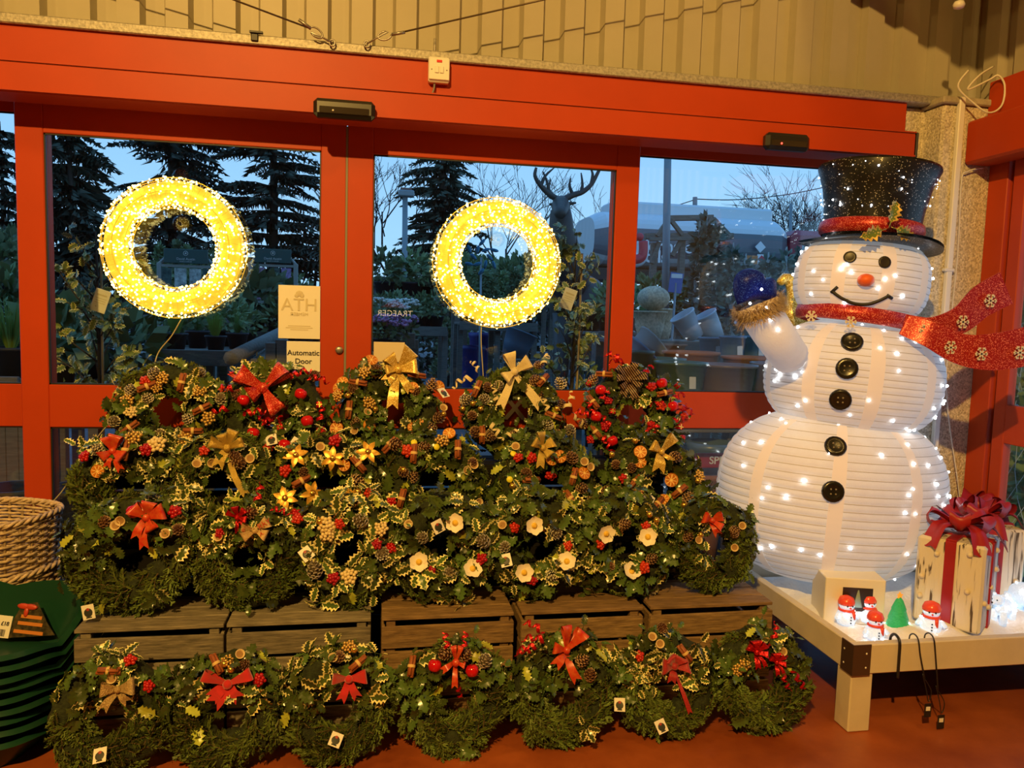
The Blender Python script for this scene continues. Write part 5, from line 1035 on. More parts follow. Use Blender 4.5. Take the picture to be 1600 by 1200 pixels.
# standard hollies in pots by the glass
leafv = mat('variegated_leaf_green', (.15, .20, .05), .4, rnd=.3); leafe = mat('variegated_leaf_edge', (.62, .60, .24), .45); cane = mat('bamboo', (.36, .25, .10), .6); terra = mat('terracotta', (.30, .115, .055), .8, var=.15); potg = mat('grey_pot', (.20, .21, .21), .6)
def pot_mesh(m_, r, h, rimw=.10): return MB().lathe([(r*.70, 0), (r*.96, h*.88), (r*(1+rimw*.4), h*.885), (r*(1+rimw*.4), h), (r*.93, h), (r*.90, h*.85), (0, h*.84)], 22).mesh('pot', m_, True)
hv = holly_mesh(1, 1).copy(); hv.materials[0] = leafv; hv.materials[1] = leafe; hg2 = holly_mesh(0, 3).copy(); hg2.materials[0] = leafv
def holly_bush(label, px, py0, py1, Y, half, seed, tagpos, n):
    g = gp(px, Y); zt, zb_ = at(px, py0, Y).z, at(px, py1, Y).z; rs = random.Random(seed); root = thing('potted_holly', label, 'shrub', g); W_ = half*Y/F
    put('pot', pot_mesh(terra, .2, .36), root); st = MB().tube([(0, 0, .2), (.01, 0, zb_+.3), (0, 0, zt*.98)], [.016, .012, .004], 6); cand = []
    for k in range(26):
        z = zb_-.1+(zt-zb_)*(k+.5)/26; a = rs.uniform(0, 6.28); L_ = W_*rs.uniform(.6, 1.1)*(1.05-.55*((z-zb_)/(zt-zb_))**2); e = V((cos(a)*L_, sin(a)*L_, z+rs.uniform(.05, .18))); st.tube([V((0, 0, z-.1)), V((e.x*.5, e.y*.5, z+.02)), e], [.006, .004, .002], 4); cand.append((V((0, 0, z-.1)), e))
    st.build('stem', bark, root); MB().tube([(.03, -.03, .2), (.035, -.03, zt*.95)], .007, 6).build('cane', cane, root)
    for k in range(n):
        a, b = rs.choice(cand); p = a+(b-a)*rs.uniform(.35, 1.05)+V((rs.uniform(-.03, .03), rs.uniform(-.03, .03), rs.uniform(-.03, .03))); nn = V((rs.uniform(-1, 1), rs.uniform(-1.4, .2), rs.uniform(-.3, 1))).normalized(); x, y, z = frame(nn, V((rs.uniform(-1, 1), rs.uniform(-1, 1), rs.uniform(-.6, 1)))); s = rs.uniform(.9, 1.35); put('leaf', hv if rs.random() < .7 else hg2, root, basis(x*s, y*s, z*s, p))
    c = at(*tagpos, Y-.22)-g; put('plant_tag', MB().box((0, 0, 0), (.075, .002, .12), b=.0006).mesh('plant_tag', card_w, False), root, M.Translation(c) @ M.Rotation(R(18), 4, 'Y'))
    pl = put('tag_print', MB().box((0, -.002, .03), (.05, .0008, .008)).box((0, -.002, .012), (.055, .0008, .003)).box((0, -.002, .0), (.05, .0008, .003)).box((0, -.002, -.012), (.052, .0008, .003)).mesh('tag_print', pale_ink, False), root, M.Translation(c) @ M.Rotation(R(18), 4, 'Y'))
holly_bush('variegated holly with white tag outside the left door glass', 152, 335, 585, 4.55, 66, 31, (157, 470), 280); holly_bush('variegated holly with white tag outside the right door glass', 895, 355, 585, 4.5, 46, 32, (888, 467), 250)
# generic plants of the yard
gre = mat('plant_green', (.16, .22, .09), .6, rnd=.4); gre2 = mat('plant_bright', (.22, .36, .06), .6, rnd=.2); gre3 = mat('plant_grey', (.15, .19, .15), .7, rnd=.3); fl_w = mat('flower_white', (.70, .72, .66), .6); fl_p = mat('flower_mauve', (.46, .22, .42), .6); blackpot = mat('black_pot', (.015, .015, .016), .6)
def plant_proto(kind, k):
    rs = random.Random(k); m = MB()
    if kind == 'bush': leafblob(m, (0, 0, .26), (.16, .16, .17), 170, .085, rs)
    elif kind == 'bigleaf': leafblob(m, (0, 0, .36), (.24, .24, .2), 70, .24, rs)
    elif kind == 'grass':
        for _ in range(130): a = rs.uniform(0, 6.28); t = V((cos(a)*.12*rs.random(), sin(a)*.12*rs.random(), .20+.12*rs.random())); b = t*.2; m.add([b+V((-.004, 0, .08)), b+V((.004, 0, .08)), t+V((0, 0, .08))], [(0, 1, 2)])
    elif kind == 'tree': 
        for j in range(9): leafblob(m, (0, 0, .14+j*.075), (.19*(1-j/10), .19*(1-j/10), .05), 42, .08, rs)
    else:
        leafblob(m, (0, 0, .22), (.14, .14, .10), 80, .08, rs)
        for _ in range(46): a = rs.uniform(0, 6.28); q = .15*sqrt(rs.random()); m.ell((q*cos(a), q*sin(a), .30+.07*rs.random()), (.022, .022, .016), 6, 4, 1)
    return m.mesh('foliage', [{'bush': gre, 'bigleaf': gre, 'grass': gre2, 'tree': gre, 'white': gre, 'mauve': gre, 'grey': gre3}[kind], fl_w if kind == 'white' else fl_p], False)
PROT = {k: [plant_proto(k, 40+i*3+j) for j in range(2)] for i, k in enumerate(('bush', 'bigleaf', 'grass', 'tree', 'white', 'mauve'))}
PP = pot_mesh(blackpot, .10, .15)
def plant(kind, px, py, Y, s, label, group):
    q0 = at(px, 500, Y); p = V((q0.x, Y, py)); rs = random.Random(int(px*7)); root = thing({'bush': 'potted_shrub', 'bigleaf': 'potted_laurel', 'grass': 'potted_grass', 'tree': 'potted_conifer', 'white': 'white_flowers', 'mauve': 'mauve_flowers'}[kind], label, 'plant', p, (0, 0, rs.uniform(0, 6)), group); root.scale = (s, s, s)
    put('pot', PP, root); put('foliage', rs.choice(PROT[kind]), root, M.Translation((0, 0, .02)))
timber = mat('grey_timber', (.16, .145, .12), .8, var=.25, vs=6, stretch=(1, 8, 8))
def bench(label, px0, px1, py, Y, dep=.8, gap=.14):
    a, b = at(px0, py, Y), at(px1, py, Y); w = b.x-a.x; z = at((px0+px1)/2, py, Y).z; root = thing('plant_bench', label, 'bench', ((a.x+b.x)/2, Y, -.05), group='timber plant benches'); z += .05
    for k in range(6): MB().box((0, k*gap, z-.02), (w, gap*.85, .035), b=.004).build('plank', timber, root, smooth=False)
    MB().box((0, -.09, z-.05), (w, .04, .13), b=.004).build('edge_board', timber, root, smooth=False)
    for sx in (-.48, 0, .48):
        for yy in (.02, 5*gap): MB().box((sx*w, yy, (z-.04)/2), (.08, .08, z-.04), b=.004).build('leg', timber, root, smooth=False)
    return z-.05
ORD = ['leftmost', 'second from left', 'third from left', 'fourth from left', 'fifth from left', 'sixth from left', 'seventh from left', 'eighth from left', 'ninth from left', 'tenth from left', 'eleventh from left', 'twelfth from left']
def row(kind, px0, px1, n, py, Y, s, lab, grp, jit=4, own=True, ground=False):
    rs = random.Random(px0+py)
    if own: bench('timber bench under the row: '+grp, px0-8, px1+8, py, Y, gap=.13)
    for k in range(n):
        x = px0+(px1-px0)*(k+.5)/n+rs.uniform(-jit, jit); yy = Y+.05+.45*(k % 2)+rs.uniform(0, .05); sc_ = s*rs.uniform(.88, 1.1)
        z = -.05 if ground else at((px0+px1)/2, py, Y).z+.0; plant(kind, x, z, yy, sc_, lab+', '+(ORD[k] if n > 1 else 'single'), grp)
row('grass', 262, 388, 4, 549, 6.7, .95, 'tuft of bright green grass plant on bench below left ring', 'grass tufts on the bench'); row('bush', 250, 400, 6, 543, 7.6, 1.0, 'small shrub among bright grasses on bench below left ring', 'shrubs among the grasses')
row('bigleaf', 385, 440, 2, 520, 8.6, 1.0, 'broad-leaved laurel left of the paper notice', 'laurels by the notice'); row('bush', 430, 505, 4, 545, 8.4, 1.1, 'shrub on bench behind the paper notice', 'shrubs behind the notice')
row('bush', 235, 480, 9, 497, 11.2, 1.3, 'bushy plant in row under the rose signs', 'plants under the rose signs'); row('tree', 245, 345, 5, 480, 12, 1.1, 'dark upright conifer below the left rose sign', 'conifers below the rose sign')
row('bush', 590, 690, 7, 511, 10.7, 1.0, 'shrub on long bench left of right ring', 'shrubs on the long bench'); row('tree', 725, 830, 6, 505, 11.5, .95, 'small conifer on bench seen inside right ring', 'conifers inside the right ring'); row('bush', 590, 860, 12, 468, 14, 1.7, 'bush in the far row behind the right door', 'far row bushes'); row('bush', 720, 880, 6, 468, 13, 1.6, 'bush in the row seen through the right ring', 'bushes through the right ring')
row('white', 590, 640, 4, 522, 6.3, .70, 'white flowering plant at left of right door glass', 'white flowers'); row('mauve', 588, 640, 4, 552, 6.0, .70, 'mauve flowering plant above the buff card', 'mauve flowers')
row('tree', 684, 736, 2, 552, 17, 1.7, 'potted conifer standing on the asphalt yard', 'conifers on the asphalt', own=False, ground=True); row('bush', 0, 40, 4, 560, 7, 1.5, 'shrub seen through the far left window', 'shrubs at the far left'); row('bush', 0, 30, 3, 470, 11, 1.9, 'shrub high in the far left window', 'upper shrubs at the far left'); row('grass', 5, 30, 2, 590, 6, 1.4, 'tall grass plant low in the far left window', 'grasses at the far left')
row('bush', 1005, 1200, 9, 512, 9.5, 1.3, 'leafy plant in the row behind the pots at right', 'plants behind the pots'); row('bush', 940, 990, 3, 520, 8, 1.2, 'shrub behind the red door post', 'shrubs behind the post'); row('bigleaf', 75, 215, 3, 600, 6.4, 1.0, 'leafy plant low behind the left holly', 'plants behind the left holly')
# timber rails of a display table
root = thing('timber_table', 'heavy timber rail table outside the left door', 'table', gp(400, 6.2)); g = gp(400, 6.2)
for a, b in (((372, 590), (440, 540)), ((360, 560), (440, 520))): A_, B2 = at(*a, 5.9)-g, at(*b, 6.9)-g; MB().tube([A_, B2], .055, 8).build('rail', timber, root)
for x, y in ((402, 560), (425, 535), (440, 530)): q_ = at(x, y, 6.2)-g; MB().box((q_.x, q_.y, q_.z/2), (.09, .09, q_.z), b=.006).build('post', timber, root, smooth=False)
# rose display signs
signg = mat('sign_green', (.035, .085, .075), .5); signw = mat('sign_white', (.55, .58, .55), .5); frame_m = mat('sign_frame', (.30, .30, .27), .6)
def rose_sign(label, x0, x1, y0, y1, posters):
    Y = 9.5; a, b = at(x0, y0, Y), at(x1, y1, Y); c = (a+b)/2; root = thing('nursery_sign', label, 'sign', (c.x, Y, -.05), group='green nursery signs'); w, h = b.x-a.x, a.z-b.z; z = b.z+.05
    MB().box((0, 0, z+h/2), (w, .03, h), b=.004).build('board', signg, root, smooth=False); text('lettering', 'David Austin', h*.24, signw, root, M.Translation((0, -.018, z+h*.30)) @ FRONT); text('lettering', 'ROSES & SHRUBS', h*.11, signw, root, M.Translation((0, -.018, z+h*.12)) @ FRONT)
    MB().tube([V((h*.15*cos(t), -.018, z+h*.70+h*.15*sin(t))) for t in [2*pi*k/16 for k in range(16)]], h*.02, 5, closed=True).ell((0, -.018, z+h*.70), (h*.07, .004, h*.07), 10, 6).build('crest', signw, root)
    for sx in (-1, 1): MB().box((sx*w*.62, .03, z*.5), (.05, .05, z), b=.004).build('post', frame_m, root, smooth=False); MB().tube([(sx*w*.5, .02, z+h*.3), (sx*w*.66, .03, z-.03)], .02, 5).build('brace', frame_m, root)
    MB().box((0, .03, z-.03), (w*1.3, .04, .03)).box((0, .03, z-.46), (w*1.3, .04, .03)).build('shelf_rail', frame_m, root, smooth=False)
    for k, (fx, cm) in enumerate(posters):
        MB().box((fx*w, .02, z-.245), (w*.27, .02, .38), b=.003).build('poster', mat(f'poster_{cm}', {'w': (.45, .48, .45), 'p': (.42, .24, .34), 'v': (.32, .22, .42), 'g': (.05, .10, .09)}[cm], .5, var=.6, vs=22), root, smooth=False)
rose_sign('green nursery sign with crest seen inside the left ring', 256, 325, 388, 413, [(-.48, 'g'), (-.14, 'w'), (.2, 'w'), (.5, 'g')]); rose_sign('green nursery sign with crest right of the left ring', 398, 455, 388, 412, [(-.35, 'p'), (.05, 'g'), (.36, 'v')])
# lamp posts
lampm = mat('grey_lamp_post', (.24, .27, .28), .5, metal=.3)
def post(label, px, top, Y, r, head):
    g = gp(px, Y); q_ = at(px, top, Y)-g; root = thing('lamp_post', label, 'lamp post', g); MB().tube([(0, 0, 0), q_], [r*1.2, r], 8).build('pole', lampm, root)
    if head: MB().box(q_+V((.02, 0, .04)), (.30, .2, .12), b=.02).build('lamp_head', lampm, root, smooth=False); MB().box(q_+V((.02, 0, .12)), (.20, .14, .05), b=.01).build('lamp_cap', mat('lamp_rust', (.22, .10, .07), .6), root, smooth=False)
post('lamp post with square head in right door glass', 633, 306, 15, .05, True); post('tall plain grey pole in front of the tanker', 1045, 150, 9, .045, False); post('thin pole among the clump of bare trees', 1236, 318, 26, .06, False); post('dark telegraph pole with wires above the tanker', 1086, 308, 24, .08, False)
wd = mat('overhead_wire', (.03, .03, .035), .6)
for lab, pts in (('overhead wire running right from telegraph pole', [(1086, 311), (1150, 312), (1230, 304), (1300, 290)]), ('overhead wire sloping left from telegraph pole', [(1086, 312), (1040, 327), (990, 345)])): tag(MB().tube(smoothpath([at(x, y, 24) for x, y in pts]), .02, 4).build('overhead_wire', wd), lab, 'wire')
# stag statue
stag_m = mat('dark_bronze', (.055, .04, .032), .5, var=.3, vs=6); g = gp(882, 9); root = thing('stag_statue', 'tall dark stag statue with antlers beyond the right door', 'statue', g); Ls = lambda x, y, Y=9: at(x, y, Y)-g
MB().tube(smoothpath([Ls(900, 470, 9.3), Ls(884, 420, 9.1), Ls(878, 370), Ls(876, 328)], 4), [.30, .28, .26, .25, .24, .22, .20, .19, .17, .15, .14, .13, .12], 12).build('neck', stag_m, root); MB().tube(smoothpath([Ls(876, 316, 9.05), Ls(876, 326, 8.85), Ls(875, 335, 8.65)], 4), [.06, .10, .11, .11, .10, .09, .08, .07, .05], 10).build('head', stag_m, root)
MB().ell(Ls(905, 480, 9.6), (.36, .75, .42), 14, 10).build('body', stag_m, root)
for sx, yy in ((-.2, 9.2), (.2, 9.2), (-.2, 10.1), (.2, 10.1)): q_ = Ls(905, 490, yy); MB().tube([V((q_.x+sx, q_.y, q_.z)), V((q_.x+sx, q_.y, .6)), V((q_.x+sx, q_.y, 0))], [.14, .07, .06], 8).build('leg', stag_m, root)
for a, b in (((868, 320), (858, 319)), ((884, 319), (900, 317))): MB().tube([Ls(*a), Ls(*b)], [.03, .012], 6).build('ear', stag_m, root)
for main, tines in (([(872, 312), (858, 303), (845, 290), (836, 275), (838, 262)], [((858, 303), (855, 285), (848, 268)), ((845, 290), (852, 275), (866, 262)), ((866, 308), (858, 296), (860, 280))]), ([(880, 312), (895, 305), (910, 300), (924, 288), (934, 270), (940, 258)], [((895, 305), (890, 290), (892, 278)), ((908, 301), (910, 288), (908, 270)), ((924, 288), (926, 272), (922, 262))])):
    m = MB().tube(smoothpath([Ls(*q) for q in main], 4), [.042-.026*i/((len(main)-1)*4) for i in range((len(main)-1)*4+1)], 7)
    for t in tines: m.tube(smoothpath([Ls(*q) for q in t], 4), [.026-.019*i/8 for i in range(9)], 6)
    m.build('antler', stag_m, root)
# far low building and house
bw = mat('pale_render', (.30, .32, .33), .8)
def house(label, px0, px1, py_e, py_r, Y):
    a, b = gp(px0, Y), gp(px1, Y); w = b.x-a.x; he = at(px0, py_e, Y).z+.05; hr = at(px0, py_r, Y).z+.05; root = thing('low_building', label, 'building', (a+b)/2)
    MB().box((0, 1.5, he/2), (w, 3, he)).build('wall', bw, root, smooth=False); MB().prism([(-w/2-.2, he), (w/2+.2, he), (w/2+.2, he+.12), (0, hr), (-w/2-.2, he+.12)], -.2, 3.2).build('roof', mat('slate_roof', (.12, .13, .15), .7), root, smooth=False); MB().box((w*.1, -.01, he*.5), (.9, .04, .7)).build('window', mat('dark_pane', (.02, .02, .025), .1), root, smooth=False)
house('low pale building seen inside the right ring', 798, 905, 430, 398, 23.5); house('low pale building left of the lamp post', 575, 640, 447, 430, 28)
# blue wind spinner
g = gp(752, 8.5); root = thing('wind_spinner', 'blue metal flower wind spinner seen inside right ring', 'ornament', g); hub = at(752, 402, 8.5)-g; MB().tube([(0, 0, 0), hub], .012, 6).build('stem', lampm, root)
for k in range(12):
    a = 2*pi*k/12; l = .16 if k % 2 else .09; e = hub+V((cos(a)*l, -.03, sin(a)*l)); MB().ell(e, (.050, .006, .020), 8, 6, 0, M.Rotation(-a+.7, 3, 'Y')).build('petal', mat('blue_metal', (.03, .16, .28), .3, metal=.5), root)
# tanker lorry
Y = 17; root = thing('tanker_lorry', 'white and grey oil tanker lorry with red letter logo', 'lorry', gp(1065, Y)); g = gp(1065, Y); a, b = at(912, 345, Y)-g, at(1200, 345, Y)-g; zt, zb_ = at(1060, 341, Y).z+.05, at(1060, 425, Y).z+.05; zc = (zt+zb_)/2; hz = (zt-zb_)/2; yr = 1.15
white_t = mat('tank_white', (.62, .66, .68), .35); grey_t = mat('tank_grey', (.13, .14, .16), .4); red_t = mat('logo_red', (.50, .03, .05), .4); lit_t = mat('tank_letter', (.70, .72, .74), .5)
def tank(u, v):
    x = a.x+(b.x-a.x)*v; e = min(v, 1-v)*(b.x-a.x); k = min(1, .80+.20*sqrt(max(0, 1-max(0, 1-e/.35)**2))) if e < .35 else 1.; an = 2*pi*u; c, s = cos(an), sin(an); q = (abs(c)**3+abs(s)**3)**(-1/3.); return (x, -yr*c*q*k, zc+hz*s*q*k)
tm = MB().grid(tank, 40, 20, cu=True)
for i, f_ in enumerate(tm.f):
    zz = sum(tm.v[j][2] for j in f_)/4; yy = sum(tm.v[j][1] for j in f_)/4
    tm.m[i] = 1 if (zc-hz*.62 < zz < zc+hz*.24) else 0
for v_ in (0, 1): tm.add([tank(k/40, v_) for k in range(40)], [tuple(range(40)) if v_ == 0 else tuple(reversed(range(40)))], 0)
tm.build('tank', [white_t, grey_t], root, smooth=False)
MB().box(((a.x+b.x)/2+.2, 0, zt+.08), ((b.x-a.x)*.86, .9, .35), b=.05).build('top_walkway', white_t, root, smooth=False)
MB().box(((a.x+b.x)/2+1, 0, zb_-.15), ((b.x-a.x)+2.2, 1.6, .25)).build('chassis', mat('chassis_black', (.02, .02, .02), .6), root, smooth=False)
for x in (a.x+.7, a.x+1.7, b.x-.4): 
    MB().lathe([(.30, -.13), (.48, -.13), (.5, 0), (.48, .13), (.30, .13)], 20, (x, -.9, .50), mtx=M.Rotation(pi/2, 3, 'X')).build('wheel', blackpot, root)
s_ = Y/F
def tl(px, py, body, size, m_, bold=0.): text('lettering', body, size, m_, root, M.Translation(at(px, py, Y-yr-.06)-g) @ FRONT, bold=bold, align='LEFT')
tl(1008, 384, 'johnston', .36, lit_t, .008); tl(1008, 401, 'oils', .36, lit_t, .008)
lg = [at(x, y, Y-yr-.08)-g for x, y in ((1003, 377), (1003, 392), (1001, 401), (994, 405), (985, 404))]; MB().tube(smoothpath(lg, 4), .135, 8).ell(at(1000, 370, Y-yr-.08)-g, (.085, .06, .085), 12, 8).build('logo', red_t, root)
lg2 = [q+V((0, .05, 0)) for q in lg]; MB().tube(smoothpath(lg2, 4), .175, 8).build('logo_outline', lit_t, root)
orp_ = mat('hazard_orange', (.48, .16, .04), .5); p1, p2 = at(1166, 399, Y-yr-.12)-g, at(1183, 413, Y-yr-.12)-g; MB().box((p1+p2)/2, (p2.x-p1.x, .02, p1.z-p2.z)).box((p1+p2)/2+V((0, -.012, 0)), (p2.x-p1.x, .005, .015), 1).build('hazard_plate', [orp_, blackpot], root, smooth=False)
for cx_, cy_, s0, mm_, bg_ in ((1190, 405, .085, red_t, True), (1188, 386, .125, lit_t, False)):
    q_ = at(cx_, cy_, Y-yr-.12)-g; r45 = M.Rotation(pi/4, 3, 'Y')
    if bg_: MB().box(q_+V((0, .01, 0)), (.20, .01, .21)).build('hazard_backing', lit_t, root, smooth=False)
    o = MB().box(q_, (s0*1.4, .015, s0*1.4), rot=r45).build('hazard_diamond', mm_, root, smooth=False)
cabm = mat('cab_red', (.30, .025, .045), .35); c0, c1 = at(1201, 366, Y)-g, at(1330, 430, Y)-g; MB().box(((c0.x+c1.x)/2, 0, (c0.z+c1.z)/2), (c1.x-c0.x, 2.2, c0.z-c1.z), b=.12).build('cab', cabm, root, smooth=False); w0, w1_ = at(1268, 372, Y-1.12)-g, at(1310, 404, Y-1.12)-g; MB().box((w0+w1_)/2, (w1_.x-w0.x, .04, w0.z-w1_.z), b=.01).build('cab_window', mat('dark_pane', (.02, .02, .025), .1), root, smooth=False)
# pergola
g = gp(1070, 11); root = thing('wooden_pergola', 'small wooden pergola frame in front of the tanker', 'pergola', g); Lp = lambda x, y, Y=11: at(x, y, Y)-g
def beam(p, q, t, nm): 
    d = q-p; m = MB().box((0, 0, 0), (d.length, t, t), b=.006, rot=d.to_track_quat('X', 'Z').to_matrix()); m.v = [tuple(V(v_)+(p+q)/2) for v_ in m.v]; m.build(nm, timber, root, smooth=False)
for p_, q_ in (((1022, 380), (1022, 500)), ((1066, 372), (1066, 500)), ((1135, 378), (1135, 500))): A_ = Lp(*p_); beam(A_, V((A_.x, A_.y, 0)), .09, 'post')
beam(Lp(1008, 369), Lp(1145, 369), .09, 'beam'); beam(Lp(1015, 374, 10.9), Lp(1140, 372, 10.9), .05, 'beam'); beam(Lp(1046, 341), Lp(1114, 340), .08, 'ridge')
for p_, q_ in (((1046, 341), (1026, 369)), ((1046, 341), (1066, 367)), ((1114, 341), (1142, 370)), ((1112, 341), (1100, 362)), ((1066, 372), (1050, 400)), ((1030, 378), (1018, 412))): beam(Lp(*p_, 10.95), Lp(*q_, 10.95), .06, 'rafter')
# netted Christmas trees
net = mat('white_net', (.50, .53, .52), .7)
def netted(label, px, top, bot, Y, half, seed):
    g = gp(px, Y); H = at(px, top, Y).z+.05; W_ = half*Y/F; rs = random.Random(seed); root = thing('netted_tree', label, 'tree', g, group='netted Christmas trees'); m = MB()
    for k in range(60): z = H*(.08+.9*k/60); r_ = W_*(1-(k/60)**2)*.95+.03; leafblob(m, (0, 0, z), (r_, r_, .06), 14, .12, rs)
    m.build('foliage', gre3, root, smooth=False); n = MB()
    for k in range(26):
        for sg in (-1, 1): n.tube([V((W_*1.08*(1-t*t)*cos(k*.35+sg*2.4*t)+0, W_*1.08*(1-t*t)*sin(k*.35+sg*2.4*t), H*(.06+.96*t))) for t in [i/10 for i in range(11)]], .008, 3, cap=False)
    n.build('net', net, root)
for i, (px, top, half) in enumerate(((1086, 352, 8), (1096, 335, 9), (1112, 352, 9), (1140, 385, 13), (1160, 402, 22), (1195, 400, 22), (1222, 392, 18), (1248, 385, 18))): netted(('leftmost', 'tallest', 'slim', 'short', 'broad', 'fat', 'upright', 'rightmost')[i]+' netted Christmas tree beside the pergola', px, top, 500, 8.2+.15*i, half, 60+i)
for i, (x, y, hgt) in enumerate(((3.85, 3.75, 1.5), (4.35, 4.75, 2.2), (4.75, 4.35, 2.5), (5.6, 5.7, 3.0), (4.15, 3.3, 1.8))):
    rs = random.Random(90+i); m = MB()
    for k in range(46): z = hgt*(.06+.92*k/46); r_ = .32*(1-(k/46)**1.5)+.03; leafblob(m, (0, 0, z), (r_, r_, .05), 26, .12, rs)
    root = thing('netted_tree', ('low', 'squat', 'bushy', 'tall far', 'slender')[i]+' green Christmas tree outside the right wall door', 'tree', (x, y, -.05), group='trees outside the right door'); m.build('foliage', gre, root, smooth=False); n = MB()
    for k in range(16):
        for sg in (-1, 1): n.tube([V((.36*(1-t**1.6)*cos(k*.39+sg*2.2*t), .36*(1-t**1.6)*sin(k*.39+sg*2.2*t), hgt*(.05+.97*t))) for t in [j/10 for j in range(11)]], .002, 3, cap=False)
    n.build('net', net, root)
# blue sign on post and hanging baskets
g = gp(1055, 7); root = thing('blue_sign', 'blue sign board on a slanting post among the pots', 'sign', g); c = at(1056, 442, 7)-g; MB().box(c, (.13, .012, .19), b=.003, rot=M.Rotation(R(6), 3, 'Y')).build('board', mat('sign_blue', (.03, .13, .42), .5), root, smooth=False); MB().box(c+V((.004, -.008, .065)), (.11, .004, .04)).build('heading', lit_t, root, smooth=False); MB().tube([c, V((c.x-.04, .02, 0))], .012, 6).build('post', lampm, root)
# pots on benches behind the right window
def bench_z(label, px0, px1, z, Y, gap):
    lo, hi = 300., 1100.
    for _ in range(40):
        mid = (lo+hi)/2
        if at((px0+px1)/2, mid, Y).z > z: lo = mid
        else: hi = mid
    bench(label, px0, px1, lo, Y, gap=gap); return z
Z1 = bench_z('low bench of large pots behind the right window', 985, 1300, .93, 4.85, .15); Z2 = bench_z('middle bench of grey blue pots behind the right window', 985, 1300, 1.13, 5.85, .10); Z3 = bench_z('high bench of tilted pots behind the right window', 985, 1300, 1.36, 6.5, .22)
gl_b = mat('glazed_blue_grey', (.10, .16, .23), .3); gl_w = mat('glazed_white', (.50, .53, .56), .35); gl_g = mat('glazed_green', (.035, .09, .06), .3); gl_k = mat('glazed_plum', (.14, .10, .10), .35); stick = mat('price_label_white', (.55, .57, .57), .6)
def bigpot(label, px, py_rim, r, h, Y, m_, tilt=0, lab=False, grp=None, sup=None):
    p = at(px, py_rim, Y)
    if sup is None: sup = Z1 if Y < 5.8 else (Z2 if Y < 6.45 else Z3)
    if not tilt: h = p.z-sup
    o = thing('garden_pot', label, 'pot', (p.x-h*sin(R(tilt)), p.y, sup if not tilt else sup+r*.68*sin(R(abs(tilt)))), (0, R(tilt), 0), grp); MB().lathe([(r*.68, 0), (r*.86, h*.45), (r*.97, h*.93), (r*1.05, h*.945), (r*1.06, h), (r*.95, h), (r*.86, h*.5), (r*.6, .02), (0, .02)], 30).build('pot_body', m_, o)
    if lab: MB().box((.02, -r*.94, h*.62), (.045, .004, .08), rot=M.Rotation(-.1, 3, 'X')).build('price_label', stick, o, smooth=False)
bigpot('dark green pot with white label in the front row at right', 1064, 565, .175, .38, 4.95, gl_g, 0, True); bigpot('broad plum terracotta pot in the front row centre at right', 1137, 569, .195, .36, 4.95, gl_k); bigpot('plum terracotta pot in the front row next to the snowman', 1215, 567, .18, .36, 5.0, gl_k); bigpot('green pot at the left of the pots by the door post', 1032, 559, .18, .40, 5.35, gl_g, 0)
bigpot('wide terracotta pot in the second row at right', 1080, 549, .21, .36, 5.6, terra); bigpot('reddish terracotta bowl in the second row by snowman', 1170, 557, .20, .34, 5.55, terra); bigpot('low terracotta bowl beside the door post', 1034, 537, .20, .30, 6.1, terra)
for i, (px, py) in enumerate(((1145, 525), (1178, 525), (1112, 527), (1205, 527))): bigpot(('first', 'second', 'third', 'fourth')[i]+' grey-blue cylinder pot in the back group', px, py, .105, .22, 5.9+.12*i, gl_b, 0, True, 'grey blue pots')
for i, (px, py, t) in enumerate(((1058, 478, 35), (1092, 478, 32), (1158, 488, 35))): bigpot(('left', 'middle', 'right')[i]+' tilted white pot lying on the pot display', px+8, py, .115, .25, 6.6, gl_w, -t)
bigpot('large blue-grey pot on its side by the door post', 1012, 530, .22, .34, 5.5, gl_b, 48); bigpot('grey-green bowl on its side behind the blue pot', 1025, 522, .17, .22, 6.0, potg, 50); bigpot('green pot at the edge of the door post', 1000, 548, .10, .26, 5.2, gl_g)
bigpot('upturned pale blue pot seen under the right ring', 815, 548, .16, .26, 7.5, gl_b, 20, sup=bench_z('plinth bench under the pale blue pot', 800, 835, 1.12, 7.4, .06)); bigpot('blue barrel planter standing beside the yard path', 738, 540, .20, .45, 12, mat('barrel_blue', (.03, .04, .22), .4), sup=-.05); bigpot('second blue barrel planter beside the yard path', 752, 520, .20, .45, 12.6, MATS['barrel_blue'], sup=-.05)
for i, px in enumerate((1012, 1030)): bigpot(('large', 'small')[i]+' wicker planter near the tall pole', px+4, 486-i*4, .16-.03*i, .26, 7.2+.35*i, wick)
tag(MB().ell((0, 0, 0), (.16, .16, .12), 16, 10).build('wicker_dome', wick, None, True, at(1021, 466, 7.2)), 'upturned wicker dome on top of the planter display', 'basket')
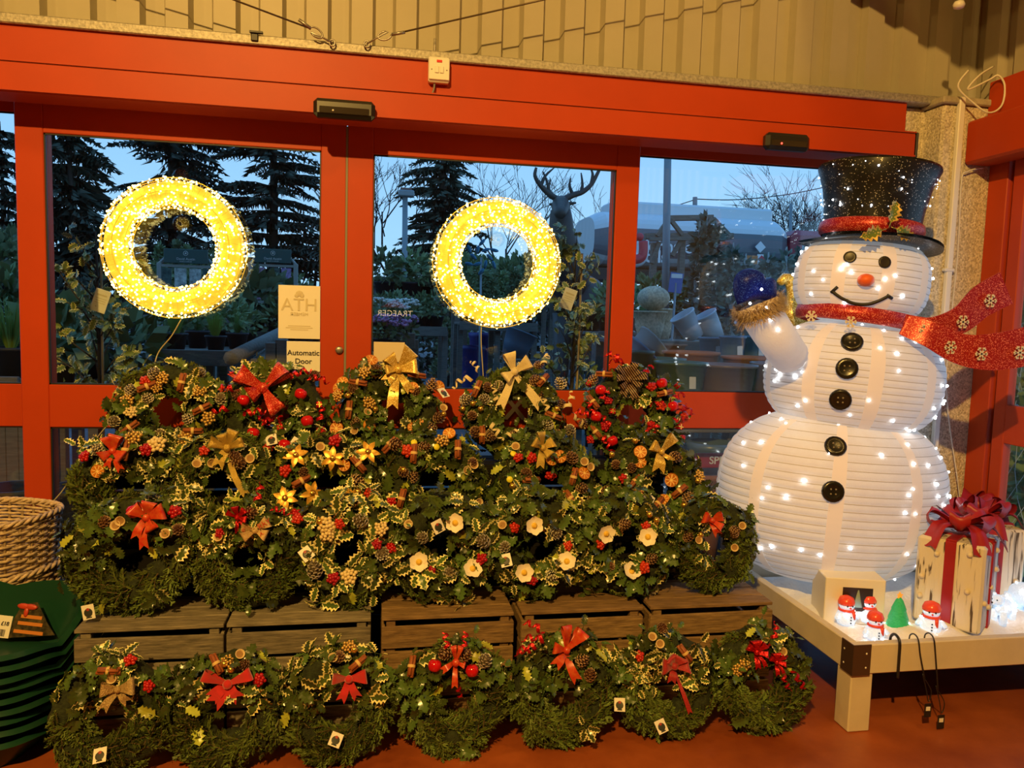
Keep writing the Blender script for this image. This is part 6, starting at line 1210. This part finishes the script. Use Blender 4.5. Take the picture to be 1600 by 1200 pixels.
# low things behind the lower panes
for i, (px, py, Y, m_) in enumerate(((1095, 735, 4.35, terra), (1160, 745, 4.45, gl_k), (1205, 800, 4.3, gl_b), (1110, 690, 4.75, gl_b))): bigpot(('terracotta', 'plum', 'blue-grey', 'blue')[i]+' pot low behind the right lower pane', px, py, .15, .28, Y, m_, sup=-.05)
a, b = at(1070, 708, 4.1), at(1225, 730, 4.1); root = thing('offer_banner', 'red SPECIAL OFFER banner behind the right lower pane', 'sign', ((a.x+b.x)/2, 4.1, b.z)); MB().box((0, 0, (a.z-b.z)/2), (b.x-a.x, .01, a.z-b.z), b=.002).build('board', mat('banner_red', (.30, .02, .03), .5), root, smooth=False); [MB().box((sx, .02, -b.z/2), (.03, .02, b.z+.08)).build('post', timber, root, smooth=False) for sx in (-.24, .24)]; text('lettering', 'SPECIAL OFFER', .062, lit_t, root, M.Translation((.045, -.008, (a.z-b.z)/2)) @ FRONT, bold=.001)
for i, (px, py) in enumerate(((115, 760), (165, 775), (20, 760))): bigpot(('first', 'second', 'third')[i]+' dark pot low behind the left lower pane', px, py, .15, .28, 4.5, blackpot, sup=-.05)

# backlit sign inside the shop, seen only as a reflection in the right door
q_ = at(617, 490, 8.9); root = thing('backlit_sign', 'glowing shop sign inside, mirrored in the right door glass', 'sign', (q_.x, -1.5, 0)); back = lambda x, z: basis((-1, 0, 0), (0, 0, 1), (0, 1, 0), (x, .03, z))
MB().box((0, -.06, .02), (.5, .4, .04), b=.01).box((0, -.06, q_.z/2), (.05, .04, q_.z), b=.004).build('stand', blk, root, smooth=False)
MB().box((0, 0, q_.z), (.50, .03, .11), b=.004).build('panel', blk, root, smooth=False)
text('lettering', 'TRAEGER', .095, mat('lit_letter', (1, .7, .35), .4, emit=7, ecol=(1, .66, .30)), root, back(0, q_.z))
MB().prism([(-.16, q_.z+.07), (.16, q_.z+.07), (0, q_.z+.16)], .01, .03).build('awning', mat('maroon_lit', (.2, .01, .03), .5, emit=1.2, ecol=(.4, .01, .06)), root, smooth=False)
# turn lettering into meshes
dg = bpy.context.evaluated_depsgraph_get()
for o in [o for o in bpy.data.objects if o.type == 'FONT']:
    me = bpy.data.meshes.new_from_object(o.evaluated_get(dg)); n = o.name.split('.')[0]; par, ml = o.parent, o.matrix_local.copy(); bpy.data.objects.remove(o); put(n, me, par, ml)
